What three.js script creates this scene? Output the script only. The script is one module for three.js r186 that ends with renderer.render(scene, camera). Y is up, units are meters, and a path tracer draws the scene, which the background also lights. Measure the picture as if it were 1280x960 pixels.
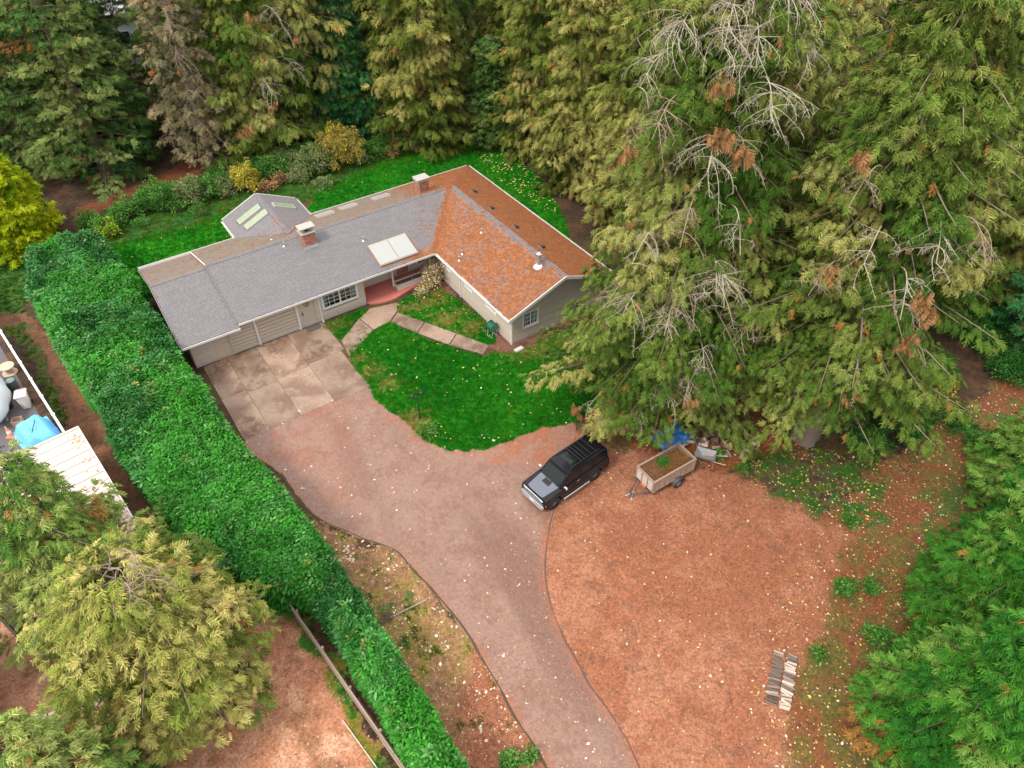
import * as THREE from 'three';
import { mergeGeometries } from 'three/addons/utils/BufferGeometryUtils.js';
import { RoundedBoxGeometry } from 'three/addons/geometries/RoundedBoxGeometry.js';

// ---------------------------------------------------------------- camera
const CAM_H = 29.73, PITCH = 43.403 * Math.PI / 180, FPX = 925.04;   // focal length in pixels of a 1280 x 960 picture
const scene = new THREE.Scene();
const camera = new THREE.PerspectiveCamera(2 * Math.atan(480 / FPX) * 180 / Math.PI, 4 / 3, 0.5, 900);
camera.position.set(0, CAM_H, 0);
camera.rotation.x = -PITCH;
const renderer = new THREE.WebGLRenderer({ antialias: true });
renderer.setSize(1024, 768);
renderer.toneMapping = THREE.LinearToneMapping;
renderer.toneMappingExposure = 2.25;
renderer.shadowMap.enabled = true;

// ---------------------------------------------------------------- random numbers and noise
function rng(seed) { let a = seed >>> 0; return () => { a = (a + 0x6D2B79F5) | 0; let t = Math.imul(a ^ (a >>> 15), 1 | a); t = (t + Math.imul(t ^ (t >>> 7), 61 | t)) ^ t; return ((t ^ (t >>> 14)) >>> 0) / 4294967296; }; }
function hash2(x, y) { let h = Math.imul(x | 0, 374761393) + Math.imul(y | 0, 668265263); h = Math.imul(h ^ (h >>> 13), 1274126177); return ((h ^ (h >>> 16)) >>> 0) / 4294967296; }
const RT = new Float32Array(65536); for (let i = 0; i < 65536; i++) RT[i] = hash2(i & 255, i >> 8);
function vnoise(x, y) {
  const xi = Math.floor(x), yi = Math.floor(y); let fx = x - xi, fy = y - yi; fx = fx * fx * (3 - 2 * fx); fy = fy * fy * (3 - 2 * fy);
  const r0 = (yi & 255) << 8, r1 = ((yi + 1) & 255) << 8, x0 = xi & 255, x1 = (xi + 1) & 255, a = RT[r0 | x0], b = RT[r0 | x1], c = RT[r1 | x0], d = RT[r1 | x1];
  return a + (b - a) * fx + (c - a) * fy + (a - b - c + d) * fx * fy;
}
function fbm(x, y, n = 4) { let s = 0, a = 0.5, t = 0; for (let i = 0; i < n; i++) { s += a * vnoise(x, y); t += a; x = x * 2.03 + 17.1; y = y * 2.03 + 9.7; a *= 0.5; } return s / t; }
const clamp = (x, a = 0, b = 1) => Math.min(b, Math.max(a, x));
const sstep = (a, b, x) => { const t = clamp((x - a) / (b - a)); return t * t * (3 - 2 * t); };
const mixc = (a, b, t) => [a[0] + (b[0] - a[0]) * t, a[1] + (b[1] - a[1]) * t, a[2] + (b[2] - a[2]) * t];
const toLin = c => c <= 0.04045 ? c / 12.92 : Math.pow((c + 0.055) / 1.055, 2.4);
const toS = c => c <= 0.0031308 ? c * 12.92 : 1.055 * Math.pow(c, 1 / 2.4) - 0.055;
const lin = (r, g, b, k = 1) => [toLin(r / 255) * k, toLin(g / 255) * k, toLin(b / 255) * k];

// ---------------------------------------------------------------- sky (overcast) and sun
{
  const W = 512, Hh = 256, d = new Float32Array(W * Hh * 4);
  for (let j = 0; j < Hh; j++) for (let i = 0; i < W; i++) {
    const el = ((j + 0.5) / Hh - 0.5) * Math.PI, az = (i + 0.5) / W * 2 * Math.PI, k = (j * W + i) * 4;
    const s = Math.max(0, Math.sin(el)), c = Math.cos(el);
    const n = fbm(c * Math.cos(az) * 2.2 + s * 1.3 + 20, c * Math.sin(az) * 2.2 + s * 2.1 + 40, 5);
    let L = 1.08 * (1 + .45 * s) / 1.45 * (0.8 + 0.4 * n);
    if (el < 0) L = 0.22;
    d[k] = L * 1.0; d[k + 1] = L * 1.0; d[k + 2] = L * 1.03; d[k + 3] = 1;
  }
  const t = new THREE.DataTexture(d, W, Hh, THREE.RGBAFormat, THREE.FloatType);
  t.mapping = THREE.EquirectangularReflectionMapping; t.magFilter = t.minFilter = THREE.LinearFilter; t.needsUpdate = true;
  scene.background = t; scene.environment = t;
}
const sun = new THREE.DirectionalLight(new THREE.Color(1, 0.95, 0.87), 1.5);
sun.position.set(-40, 75, 8); sun.target.position.set(0, 0, -36);
sun.castShadow = true; sun.shadow.radius = 24; sun.shadow.mapSize.set(2048, 2048);
Object.assign(sun.shadow.camera, { left: -80, right: 80, top: 80, bottom: -80, near: 1, far: 260 });
scene.add(sun, sun.target);

// ---------------------------------------------------------------- pixel -> world
const cP = Math.cos(PITCH), sP = Math.sin(PITCH);
function rayOf(px, py) { const a = (px - 640) / FPX, b = -(py - 480) / FPX; return [a, b * cP - sP, -b * sP - cP]; }
function P(px, py, y = 0) { const r = rayOf(px, py), t = (y - CAM_H) / r[1]; return new THREE.Vector3(r[0] * t, y, r[2] * t); }
const YAW = 34.233 * Math.PI / 180, HX = -5.08, HZ = -41.69;       // house frame: s along the main range, t towards the front
const cu = Math.cos(YAW), su = Math.sin(YAW);
const loc = (s, t) => [HX + cu * s + su * t, HZ - su * s + cu * t];
const toLoc = (x, z) => [(x - HX) * cu - (z - HZ) * su, (x - HX) * su + (z - HZ) * cu];

// ---------------------------------------------------------------- object helpers
const used = {};
function numbered(n) { const k = used[n] = (used[n] ?? -1) + 1; return k ? n + '_' + String(k).padStart(3, '0') : n; }
function tag(o, label, category, group, kind) { o.userData.label = label; o.userData.category = category; if (group) o.userData.group = group; if (kind) o.userData.kind = kind; return o; }
function shade(m) { m.castShadow = true; m.receiveShadow = true; return m; }
function thing(name, label, category, x = 0, y = 0, z = 0, turn = 0, group) {
  const g = new THREE.Group(); g.name = numbered(name); g.position.set(x, y, z); g.rotation.y = turn; scene.add(g); return tag(g, label, category, group);
}
function part(name, geo, mat, parent) { const m = shade(new THREE.Mesh(Array.isArray(geo) ? mrg(geo) : geo, mat)); m.name = name; parent.add(m); return m; }
function top(name, geo, mat, label, category, group) { const m = shade(new THREE.Mesh(Array.isArray(geo) ? mrg(geo) : geo, mat)); m.name = numbered(name); scene.add(m); return tag(m, label, category, group); }
function structure(name, geo, mat) { const m = shade(new THREE.Mesh(geo, mat)); m.name = numbered(name); m.userData.kind = 'structure'; scene.add(m); return m; }
function mrg(list) {
  const gs = list.map(g => { const q = g.index ? g.toNonIndexed() : g; for (const k of Object.keys(q.attributes)) if (!['position', 'normal', 'uv'].includes(k)) q.deleteAttribute(k); if (!q.attributes.uv) q.setAttribute('uv', new THREE.Float32BufferAttribute(new Float32Array(q.attributes.position.count * 2), 2)); return q; });
  return mergeGeometries(gs);
}
const bx = (w, h, d, x = 0, y = 0, z = 0) => new THREE.BoxGeometry(w, h, d).translate(x, y, z);
const rbx = (w, h, d, r, x = 0, y = 0, z = 0) => new RoundedBoxGeometry(w, h, d, 2, r).translate(x, y, z);
const cyl = (r0, r1, h, x = 0, y = 0, z = 0, n = 12) => new THREE.CylinderGeometry(r1, r0, h, n).translate(x, y + h / 2, z);
function rod(a, b, r0, r1 = r0, n = 6) {          // tapered bar between two points
  const A = new THREE.Vector3(...a), B = new THREE.Vector3(...b), d = B.clone().sub(A), L = d.length();
  const g = new THREE.CylinderGeometry(r1, r0, L, n); g.translate(0, L / 2, 0);
  g.applyQuaternion(new THREE.Quaternion().setFromUnitVectors(new THREE.Vector3(0, 1, 0), d.normalize())); g.translate(A.x, A.y, A.z); return g;
}
const mat = (c, rough = 0.85, extra = {}) => { const m = new THREE.MeshStandardMaterial({ roughness: rough, ...extra }); m.color.setRGB(...c); return m; };
const leafMat = (e = {}) => phys([1, 1, 1], 0.8, { specularIntensity: 0.15, ...e });
const phys = (c, rough, extra = {}) => { const m = new THREE.MeshPhysicalMaterial({ roughness: rough, ...extra }); m.color.setRGB(...c); return m; };

// world-space colour map: fn(x, z) -> linear rgb
function worldTex(x0, z0, x1, z1, w, h, fn) {
  const d = new Uint8Array(w * h * 4);
  for (let j = 0; j < h; j++) for (let i = 0; i < w; i++) {
    const c = fn(x0 + (i + 0.5) / w * (x1 - x0), z0 + (j + 0.5) / h * (z1 - z0)), k = (j * w + i) * 4;
    d[k] = clamp(toS(c[0])) * 255; d[k + 1] = clamp(toS(c[1])) * 255; d[k + 2] = clamp(toS(c[2])) * 255; d[k + 3] = 255;
  }
  const t = new THREE.DataTexture(d, w, h, THREE.RGBAFormat); t.colorSpace = THREE.SRGBColorSpace; t.magFilter = THREE.LinearFilter; t.minFilter = THREE.LinearMipmapLinearFilter; t.generateMipmaps = true; t.wrapS = t.wrapT = THREE.RepeatWrapping; t.needsUpdate = true; return t;
}
function grayTex(w, fn) { const t = worldTex(0, 0, 1, 1, w, w, (x, z) => { const v = toLin(clamp(fn(x, z))); return [v, v, v]; }); t.colorSpace = THREE.NoColorSpace; return t; }
function worldUV(g, x0, z0, x1, z1) { const p = g.attributes.position, uv = new Float32Array(p.count * 2); for (let i = 0; i < p.count; i++) { uv[2 * i] = (p.getX(i) - x0) / (x1 - x0); uv[2 * i + 1] = (p.getZ(i) - z0) / (z1 - z0); } g.setAttribute('uv', new THREE.BufferAttribute(uv, 2)); return g; }
function inPoly(x, z, p) { let c = false; for (let i = 0, j = p.length - 1; i < p.length; j = i++) if ((p[i][1] > z) !== (p[j][1] > z) && x < (p[j][0] - p[i][0]) * (z - p[i][1]) / (p[j][1] - p[i][1]) + p[i][0]) c = !c; return c; }
const pxPoly = list => list.map(([x, y]) => { const v = P(x, y); return [v.x, v.z]; });
function smooth(list, amp = 0.05, step = 0.18) {  // rounded outline with a slightly ragged edge
  const c = new THREE.CatmullRomCurve3(list.map(([x, z]) => new THREE.Vector3(x, 0, z)), true, 'centripetal');
  const n = Math.max(24, Math.round(c.getLength() / step));
  return c.getSpacedPoints(n).slice(0, -1).map(v => [v.x + (vnoise(v.x * 3 + 7, v.z * 3) - 0.5) * 2 * amp, v.z + (vnoise(v.x * 3, v.z * 3 + 31) - 0.5) * 2 * amp]);
}
function sheetGeo(poly, y) { return new THREE.ShapeGeometry(new THREE.Shape(poly.map(([x, z]) => new THREE.Vector2(x, -z)))).rotateX(-Math.PI / 2).translate(0, y, 0); }
const bbox = poly => { let a = [1e9, 1e9, -1e9, -1e9]; for (const [x, z] of poly) a = [Math.min(a[0], x), Math.min(a[1], z), Math.max(a[2], x), Math.max(a[3], z)]; return a; };

// ================================================================ GROUND
// soft zones of the yard, outlined in the photograph on the ground plane
const Z = {
  gravel: pxPoly([[700, 528], [760, 555], [800, 560], [880, 585], [935, 600], [985, 627], [1040, 652], [1075, 662], [1052, 692], [1042, 740], [1016, 790], [992, 850], [985, 960], [980, 1040], [560, 1040], [600, 700], [660, 560]]),
  mossR: pxPoly([[905, 560], [960, 570], [1030, 560], [1100, 580], [1110, 640], [1075, 660], [1020, 645], [975, 622], [930, 602]]),
  needlesT: pxPoly([[930, 480], [1010, 500], [1020, 580], [960, 570], [905, 590], [790, 560], [720, 520], [740, 480]]),
  needlesL: pxPoly([[345, 738], [400, 800], [480, 930], [510, 1040], [-200, 1040], [-200, 640], [150, 640], [250, 690]]),
  dirtPath: pxPoly([[-40, 388], [35, 392], [80, 440], [120, 500], [180, 590], [260, 680], [200, 690], [160, 640], [85, 540], [55, 450], [25, 410], [-40, 408]]),
  mossPath: pxPoly([[0, 405], [30, 405], [60, 470], [90, 530], [75, 535], [40, 460], [10, 420]]),
  strip: pxPoly([[380, 640], [440, 668], [500, 695], [550, 750], [590, 800], [640, 890], [700, 1000], [560, 1010], [500, 850], [420, 700]]),
  road: pxPoly([[85, 266], [130, 245], [190, 225], [222, 205], [228, 160], [262, 165], [262, 208], [215, 232], [150, 256], [95, 278]]),
  leftLawn: pxPoly([[-80, 300], [20, 290], [45, 330], [30, 392], [-80, 392]]),
  litterR: pxPoly([[1010, 660], [1060, 600], [1110, 575], [1300, 440], [1500, 500], [1500, 1040], [930, 1040], [940, 850], [985, 740]]),
  bedWing: [loc(-0.6, -2), loc(-0.9, 3), loc(-0.5, 8.6), loc(0.3, 9.3), loc(4, 9.0), loc(8.4, 9.2), loc(8.4, 7), loc(0.4, 7), loc(0.4, -2)],
  border: pxPoly([[95, 300], [110, 278], [160, 256], [225, 234], [300, 225], [380, 205], [440, 175], [520, 165], [600, 160], [660, 190], [560, 195], [470, 212], [400, 246], [300, 276], [200, 300], [110, 314]]),
  edgeGrass: pxPoly([[350, 742], [365, 742], [430, 850], [500, 970], [480, 975], [415, 860]]),
  patioN: pxPoly([[-200, 380], [0, 415], [82, 545], [30, 575], [-200, 640]]),
};
const YB = [-46, -78, 42, -2], NM = 640;                 // yard texture bounds: x0 z0 x1 z1
const masks = {};
function addMask(k, p, passes) {
  const m = new Float32Array(NM * NM), b = bbox(p);
  for (let j = 0; j < NM; j++) { const z = YB[1] + (j + 0.5) / NM * (YB[3] - YB[1]); if (z < b[1] || z > b[3]) continue; for (let i = 0; i < NM; i++) { const x = YB[0] + (i + 0.5) / NM * (YB[2] - YB[0]); if (x > b[0] && x < b[2] && inPoly(x, z, p)) m[j * NM + i] = 1; } }
  for (let pass = 0; pass < passes; pass++) { const q = m.slice(); for (let j = 1; j < NM - 1; j++) for (let i = 1; i < NM - 1; i++) { let s = 0; for (let a = -1; a < 2; a++) for (let c = -1; c < 2; c++) s += q[(j + a) * NM + i + c]; m[j * NM + i] = s / 9; } }
  masks[k] = m;
}
for (const k in Z) addMask(k, Z[k], k === 'gravel' || k === 'litterR' ? 9 : 3);
function zone(k, x, z) { const u = (x - YB[0]) / (YB[2] - YB[0]) * NM - 0.5, v = (z - YB[1]) / (YB[3] - YB[1]) * NM - 0.5, i = Math.floor(u), j = Math.floor(v); if (i < 0 || j < 0 || i >= NM - 1 || j >= NM - 1) return 0; const m = masks[k], a = u - i, b = v - j, o = j * NM + i; return (m[o] * (1 - a) + m[o + 1] * a) * (1 - b) + (m[o + NM] * (1 - a) + m[o + NM + 1] * a) * b; }
const soft = (k, x, z, n, hard = 0.5) => sstep(0.5 - hard * 0.5, 0.5 + hard * 0.5, zone(k, x, z) + (n - 0.5) * 0.9 * (zone(k, x, z) > 0.02 && zone(k, x, z) < 0.98 ? 1 : 0));

const C = {
  litter: lin(104, 70, 40, .68), litterD: lin(66, 48, 28, .68), olive: lin(96, 92, 34, .68), needle: lin(173, 106, 72, .68), needleP: lin(192, 128, 94, .68), needleD: lin(138, 82, 52, .68), green: lin(30, 104, 18, .68), dirt: lin(150, 102, 66, .68), dirtD: lin(104, 68, 44, .68), rust: lin(156, 76, 32, .68), pale: lin(214, 176, 132, .68), yellow: lin(196, 164, 40, .68), moss: lin(122, 120, 30, .68), asphalt: lin(124, 88, 70, .68),
};
function yardColor(x, z) {
  const wx = (fbm(x * 0.7, z * 0.7, 3) - 0.5) * 1.4, wz = (fbm(x * 0.7 + 50, z * 0.7, 3) - 0.5) * 1.4, X = x + wx, Y = z + wz;
  const n1 = fbm(x * 0.35, z * 0.35, 4), n2 = fbm(x * 1.6 + 9, z * 1.6, 4), n3 = fbm(x * 6, z * 6 + 3, 3), sp = hash2(Math.floor(x * 26), Math.floor(z * 26)), sp2 = vnoise(x * 15, z * 15);
  let c = mixc(C.litterD, C.litter, sstep(0.3, 0.7, n2 * 0.6 + n3 * 0.4));
  c = mixc(c, C.olive, sstep(0.5, 0.75, n1) * 0.5);
  let w;
  if ((w = soft('litterR', X, Y, n3))) { let q = mixc(lin(146, 84, 42, .68), lin(116, 104, 36, .68), sstep(0.35, 0.68, n2 * .7 + n1 * .3)); q = mixc(q, C.litterD, sstep(0.55, 0.8, n3) * 0.6); q = mixc(q, C.green, sstep(0.66, 0.78, fbm(x * 0.8 + 3, z * 0.8, 3)) * 0.6); c = mixc(c, q, w); }
  if ((w = soft('needlesT', X, Y, n3))) c = mixc(c, mixc(C.rust, C.olive, sstep(0.45, 0.7, n2) * 0.7), w * 0.85);
  if ((w = soft('needlesL', X, Y, n3))) { let q = mixc(lin(206, 140, 104, .8), lin(222, 166, 130, .8), sstep(0.4, 0.7, n2)); q = mixc(q, C.dirt, sstep(0.52, 0.78, fbm(x * 0.9 + 30, z * 0.9, 4)) * 0.7); c = mixc(c, q, w); }
  if ((w = soft('edgeGrass', X, Y, n3))) c = mixc(c, mixc(lin(140, 134, 30, .68), lin(60, 130, 20, .68), sstep(0.42, 0.6, n2)), w);
  if ((w = soft('dirtPath', X, Y, n3))) c = mixc(c, mixc(C.dirt, C.dirtD, sstep(0.4, 0.75, n2 * .6 + n3 * .4)), w);
  if ((w = soft('mossPath', X, Y, n3))) c = mixc(c, mixc(C.moss, C.green, n2), w * sstep(0.3, 0.5, n2));
  if ((w = soft('strip', X, Y, n3))) { let q = mixc(lin(160, 116, 78, .68), lin(150, 136, 50, .68), sstep(0.4, 0.66, n2 * .6 + n1 * .4)); q = mixc(q, lin(182, 142, 98, .68), sstep(0.5, 0.7, n3) * 0.6); q = mixc(q, C.green, sstep(0.68, 0.8, fbm(x * 1.3 + 70, z * 1.3, 3)) * 0.7); c = mixc(c, q, w); }
  if ((w = soft('road', X, Y, n3))) c = mixc(c, mixc(C.rust, C.needleD, n2), w);
  if ((w = soft('leftLawn', X, Y, n3))) c = mixc(c, mixc(C.green, C.moss, n2 * 0.5), w);
  if ((w = soft('border', X, Y, n3))) c = mixc(c, mixc(lin(24, 104, 18, .68), C.moss, sstep(0.5, 0.8, n2) * 0.5), w);
  if ((w = soft('gravel', x + wx * 0.9, z + wz * 0.9, n3, .9))) { let q = mixc(C.needle, C.needleP, sstep(0.38, 0.66, n1 * .5 + n2 * .5)); q = mixc(q, C.needleD, sstep(0.5, 0.8, n3) * 0.55); q = mixc(q, C.asphalt, sstep(0.58, 0.8, fbm(x * 2.1 + 11, z * 2.1, 4)) * 0.35); c = mixc(c, q, w); }
  if ((w = soft('mossR', X, Y, n3))) c = mixc(c, mixc(C.olive, C.green, sstep(0.4, 0.6, n2)), w * sstep(0.35, 0.55, n2 * .5 + n3 * .5) * 0.9);
  if ((w = soft('bedWing', X, Y, n3))) c = mixc(c, mixc(lin(150, 100, 78, .68), C.dirtD, sstep(0.45, 0.75, n2)), w * 0.9);
  const k = 0.6 + 0.5 * sp2 + 0.5 * (sp - 0.5) + 0.3 * (n3 - 0.5);
  return [c[0] * k, c[1] * k, c[2] * k];
}
const litterBump = grayTex(512, (x, y) => 0.5 * vnoise(x * 96, y * 96) + 0.3 * vnoise(x * 192, y * 192) + 0.2 * hash2(Math.floor(x * 256), Math.floor(y * 256)));
const bumpRep = (n) => { const t = litterBump.clone(); t.repeat.set(n, n); t.needsUpdate = true; return t; };
{ // the far forest floor: one sheet out to the horizon
  const t = worldTex(0, 0, 24, 24, 512, 512, (x, z) => { const k = 0.6 + 0.6 * vnoise(x * 6, z * 6) + 0.2 * hash2(Math.floor(x * 20), Math.floor(z * 20)); const c = mixc(C.litterD, C.litter, fbm(x * 0.8, z * 0.8, 3)); return [c[0] * k, c[1] * k, c[2] * k]; });
  t.repeat.set(30, 30);
  structure('ground', new THREE.PlaneGeometry(720, 720).rotateX(-Math.PI / 2).translate(0, -0.012, -60), mat([1, 1, 1], 0.95, { map: t }));
  const g = new THREE.PlaneGeometry(YB[2] - YB[0], YB[3] - YB[1]).rotateX(-Math.PI / 2).translate((YB[0] + YB[2]) / 2, 0, (YB[1] + YB[3]) / 2);
  worldUV(g, YB[0], YB[1], YB[2], YB[3]);
  structure('yard_ground', g, mat([1, 1, 1], 0.92, { map: worldTex(YB[0], YB[1], YB[2], YB[3], 1600, 1600, yardColor), bumpMap: bumpRep(28), bumpScale: 0.03 }));
}
// asphalt drive
const driveP = smooth(pxPoly([[306, 550], [350, 592], [397, 647], [442, 670], [490, 688], [510, 703], [546, 746], [582, 792], [612, 842], [642, 892], [668, 932], [700, 985], [728, 1040], [860, 1040], [800, 962], [774, 912], [742, 860], [710, 812], [690, 766], [681, 722], [683, 690], [692, 645], [700, 600], [715, 560], [718, 530], [690, 520], [620, 535], [560, 540], [500, 500], [470, 470], [440, 470]]), 0.05);
{
  addMask('drive', driveP, 10);
  const b = bbox(driveP), aW = lin(138, 102, 86, .62), aL = lin(162, 126, 108, .62), aB = lin(124, 86, 68, .62);
  const edge = pxPoly([[470, 500], [520, 560], [600, 590], [690, 600], [720, 540], [690, 520], [560, 545]]), lo = pxPoly([[330, 560], [420, 500], [450, 560], [440, 640], [400, 640]]);
  const t = worldTex(b[0], b[1], b[2], b[3], 1024, 1024, (x, z) => {
    const al = x * .5 + z * .87, ac = x * .87 - z * .5, n1 = fbm(ac * 0.42 + 4, al * 0.13, 4), rim = sstep(.97, .6, zone('drive', x, z)), n2 = fbm(x * 1.2, z * 1.2, 4), n3 = fbm(x * 7, z * 7, 3), sp = vnoise(x * 18, z * 18), sh = hash2(Math.floor(x * 30), Math.floor(z * 30));
    let c = mixc(aW, aL, sstep(0.35, 0.65, n1));
    const wx = x + (n2 - 0.5) * 2.4, wz = z + (n1 - 0.5) * 2.4;
    const near = inPoly(wx, wz, edge) ? 0.7 : Math.max(inPoly(wx, wz, lo) ? 0.3 : 0.07, rim * .6);
    c = mixc(c, aB, sstep(0.4, 0.7, n2 * .5 + n3 * .5) * 0.5);
    c = mixc(c, mixc(C.needle, C.rust, n3 * 0.4), (sh < near * 1.1 * (0.45 + n2) ? 0.75 : 0) * (0.4 + 0.6 * n3) + near * 0.5 * sstep(0.45, 0.65, n2));
    const k = 0.8 + 0.4 * sp; return [c[0] * k, c[1] * k, c[2] * k];
  });
  const rough = grayTex(256, (x, y) => 0.36 + 0.3 * fbm(x * 10, y * 10, 4));
  structure('driveway', worldUV(sheetGeo(driveP, 0.012), ...b), mat([1, 1, 1], 1, { map: t, roughnessMap: rough, bumpMap: bumpRep(14), bumpScale: 0.012 }));
}
// dark seam where the asphalt meets the needle-covered yard, and the broken edge towards the hedge
function ribbon(px, w, y, seed) { const c = new THREE.CatmullRomCurve3(px.map(([a, b]) => P(a, b))), n = Math.round(c.getLength() / .15), pos = [], r = rng(seed); let last = null; for (let i = 0; i <= n; i++) { const p = c.getPointAt(i / n), t = c.getTangentAt(i / n), k = w * (.35 + 1.1 * vnoise(i * .23, seed)), o = (vnoise(i * .11, seed + 5) - .5) * .22, q = [[p.x - t.z * (k + o), y, p.z + t.x * (k + o)], [p.x + t.z * (k - o), y, p.z - t.x * (k - o)]]; if (last) pos.push(...last[0], ...last[1], ...q[1], ...last[0], ...q[1], ...q[0]); last = q; } const g = new THREE.BufferGeometry(); g.setAttribute('position', new THREE.Float32BufferAttribute(pos, 3)); g.computeVertexNormals(); if (g.attributes.normal.getY(0) < 0) { for (let i = 0; i < pos.length; i += 9) for (let j = 0; j < 3; j++) [pos[i + 3 + j], pos[i + 6 + j]] = [pos[i + 6 + j], pos[i + 3 + j]]; g.setAttribute('position', new THREE.Float32BufferAttribute(pos, 3)); g.computeVertexNormals(); } return g; }
structure('asphalt_seam', ribbon([[696, 632], [691, 650], [684, 690], [682, 722], [691, 766], [711, 812], [743, 860], [775, 912], [801, 962], [845, 1030]], .032, .018, 3), mat([.1, .055, .04], .95));
structure('asphalt_edge', ribbon([[350, 592], [397, 647], [442, 670], [490, 688], [510, 703], [546, 746], [582, 792], [612, 842], [642, 892], [668, 932], [700, 985]], .045, .018, 9), mat([.06, .045, .022], .95));
// concrete apron in front of the garage and the walks, slab by slab
const concreteTex = worldTex(0, 0, 8, 8, 512, 512, (x, z) => { const n = fbm(x * 0.9, z * 0.9, 5), n3 = fbm(x * 5, z * 5 + 8, 3); let c = mixc(lin(168, 142, 122, .68), lin(138, 110, 92, .68), sstep(0.3, 0.7, n)); c = mixc(c, lin(176, 152, 130, .68), sstep(0.58, 0.78, fbm(x * 1.7 + 40, z * 1.7, 3)) * 0.5); c = mixc(c, lin(104, 76, 54, .68), sstep(0.52, 0.75, n3 * .5 + fbm(x * .6 + 15, z * .6, 3) * .5) * 0.65); const k = 0.86 + 0.28 * vnoise(x * 22, z * 22); return c.map(v => v * k); });
const concreteMats = [1, 0.88, 1.08, 0.82].map((k, i) => { const t = concreteTex.clone(); t.offset.set(i * 0.31, i * 0.17); t.needsUpdate = true; return mat([k, k * 0.985, k * 0.96], 0.8, { map: t, bumpMap: bumpRep(4), bumpScale: 0.006 }); });
function slabGeo(poly, y0, y1) {
  const g = new THREE.ExtrudeGeometry(new THREE.Shape(poly.map(([x, z]) => new THREE.Vector2(x, -z))), { depth: y1 - y0 - 0.008, bevelEnabled: true, bevelThickness: 0.008, bevelSize: 0.01, bevelSegments: 1 }).rotateX(-Math.PI / 2).translate(0, y0, 0);
  return worldUV(g, 0, 0, 8, 8);
}
{
  const g = new THREE.Group(); g.name = 'concrete_apron'; g.userData.kind = 'structure'; scene.add(g);
  const S = [-16.05, -14.6, -12.78, -10.74, -8.32], T = [[-0.3, 3.1, 6.85], [-0.3, 3.35, 6.85], [-0.3, 3.2, 6.8], [-0.3, 3.0, 6.85]], r = rng(5);
  for (let i = 0; i < 4; i++) for (let j = 0; j < 2; j++) {
    const a = S[i] + 0.017, b = S[i + 1] - 0.017 - (i === 3 && j === 1 ? 0.25 : 0), c = T[i][j] + 0.017, d = T[i][j + 1] - 0.017;
    part('slab', slabGeo([loc(a, c), loc(b, c), loc(b, d), loc(a, d)], 0.004, 0.024 + r() * 0.004), concreteMats[(i * 3 + j * 2) % 4], g);
  }
  const w = new THREE.Group(); w.name = 'front_walk'; w.userData.kind = 'structure'; scene.add(w);
  const L = list => pxPoly(list);
  for (const [i, pl] of [[[437, 446], [427, 426], [449, 399], [466, 413]], [[467, 412], [450, 398], [463, 386], [490, 380], [497, 379], [496, 389], [487, 402]], [[497, 391], [530, 403], [521, 416], [489, 403]], [[531.5, 403.6], [570, 417], [561, 431], [522.5, 416.6]], [[571.5, 417.6], [611, 432], [604, 443], [562.5, 431.6]]].entries()) part('slab', slabGeo(L(pl), 0.004, 0.03 + r() * 0.01), concreteMats[(i + 1) % 4], w);
}
// lawns
const lawnCol = (x, z) => {
  const n1 = fbm(x * 0.5 + 80, z * 0.5, 4), n2 = fbm(x * 2.2, z * 2.2 + 5, 3), n3 = fbm(x * 8, z * 8, 2);
  let c = mixc([0.01, 0.135, 0.006], [0.024, 0.19, 0.008], sstep(0.3, 0.7, n1 * .6 + n3 * .4));
  c = mixc(c, [0.07, 0.19, 0.01], sstep(0.6, 0.8, n2) * 0.4);
  return c;
};
const yellowed = [];     // straw-coloured patches on the lawns: x, z, radius, strength
for (const [px, py, r, k] of [[465, 463, .9, .7], [486, 478, .8, .8], [517, 530, 1.1, 1], [512, 385, .8, .9], [535, 378, .9, .9], [556, 400, 1, 1], [575, 392, .7, .8], [590, 410, .9, .9], [570, 425, .8, .6], [640, 440, 1, .6], [668, 436, 1.4, .7], [700, 425, 1.3, .6], [725, 450, 1.4, .6], [740, 430, 1.3, .6], [450, 448, .6, .8], [420, 405, .9, .7], [410, 412, .7, .7], [548, 366, 1.2, .9]]) { const v = P(px, py); yellowed.push([v.x, v.z, r, k]); }
const straw = (x, z) => { let w = 0; for (const [a, b, r, k] of yellowed) { const d = Math.hypot(x - a, z - b) / r; if (d < 1.3) w = Math.max(w, k * sstep(1.1, 0.3, d + (fbm(x * 5, z * 5, 3) - 0.5) * 2.2) * .8); } return w; };
const lawnAt = (x, z) => { const w = straw(x, z), n = vnoise(x * 4, z * 4); return mixc(lawnCol(x, z), mixc([0.34, 0.25, 0.07], [0.27, 0.14, 0.05], n), w * 0.8); };
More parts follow.
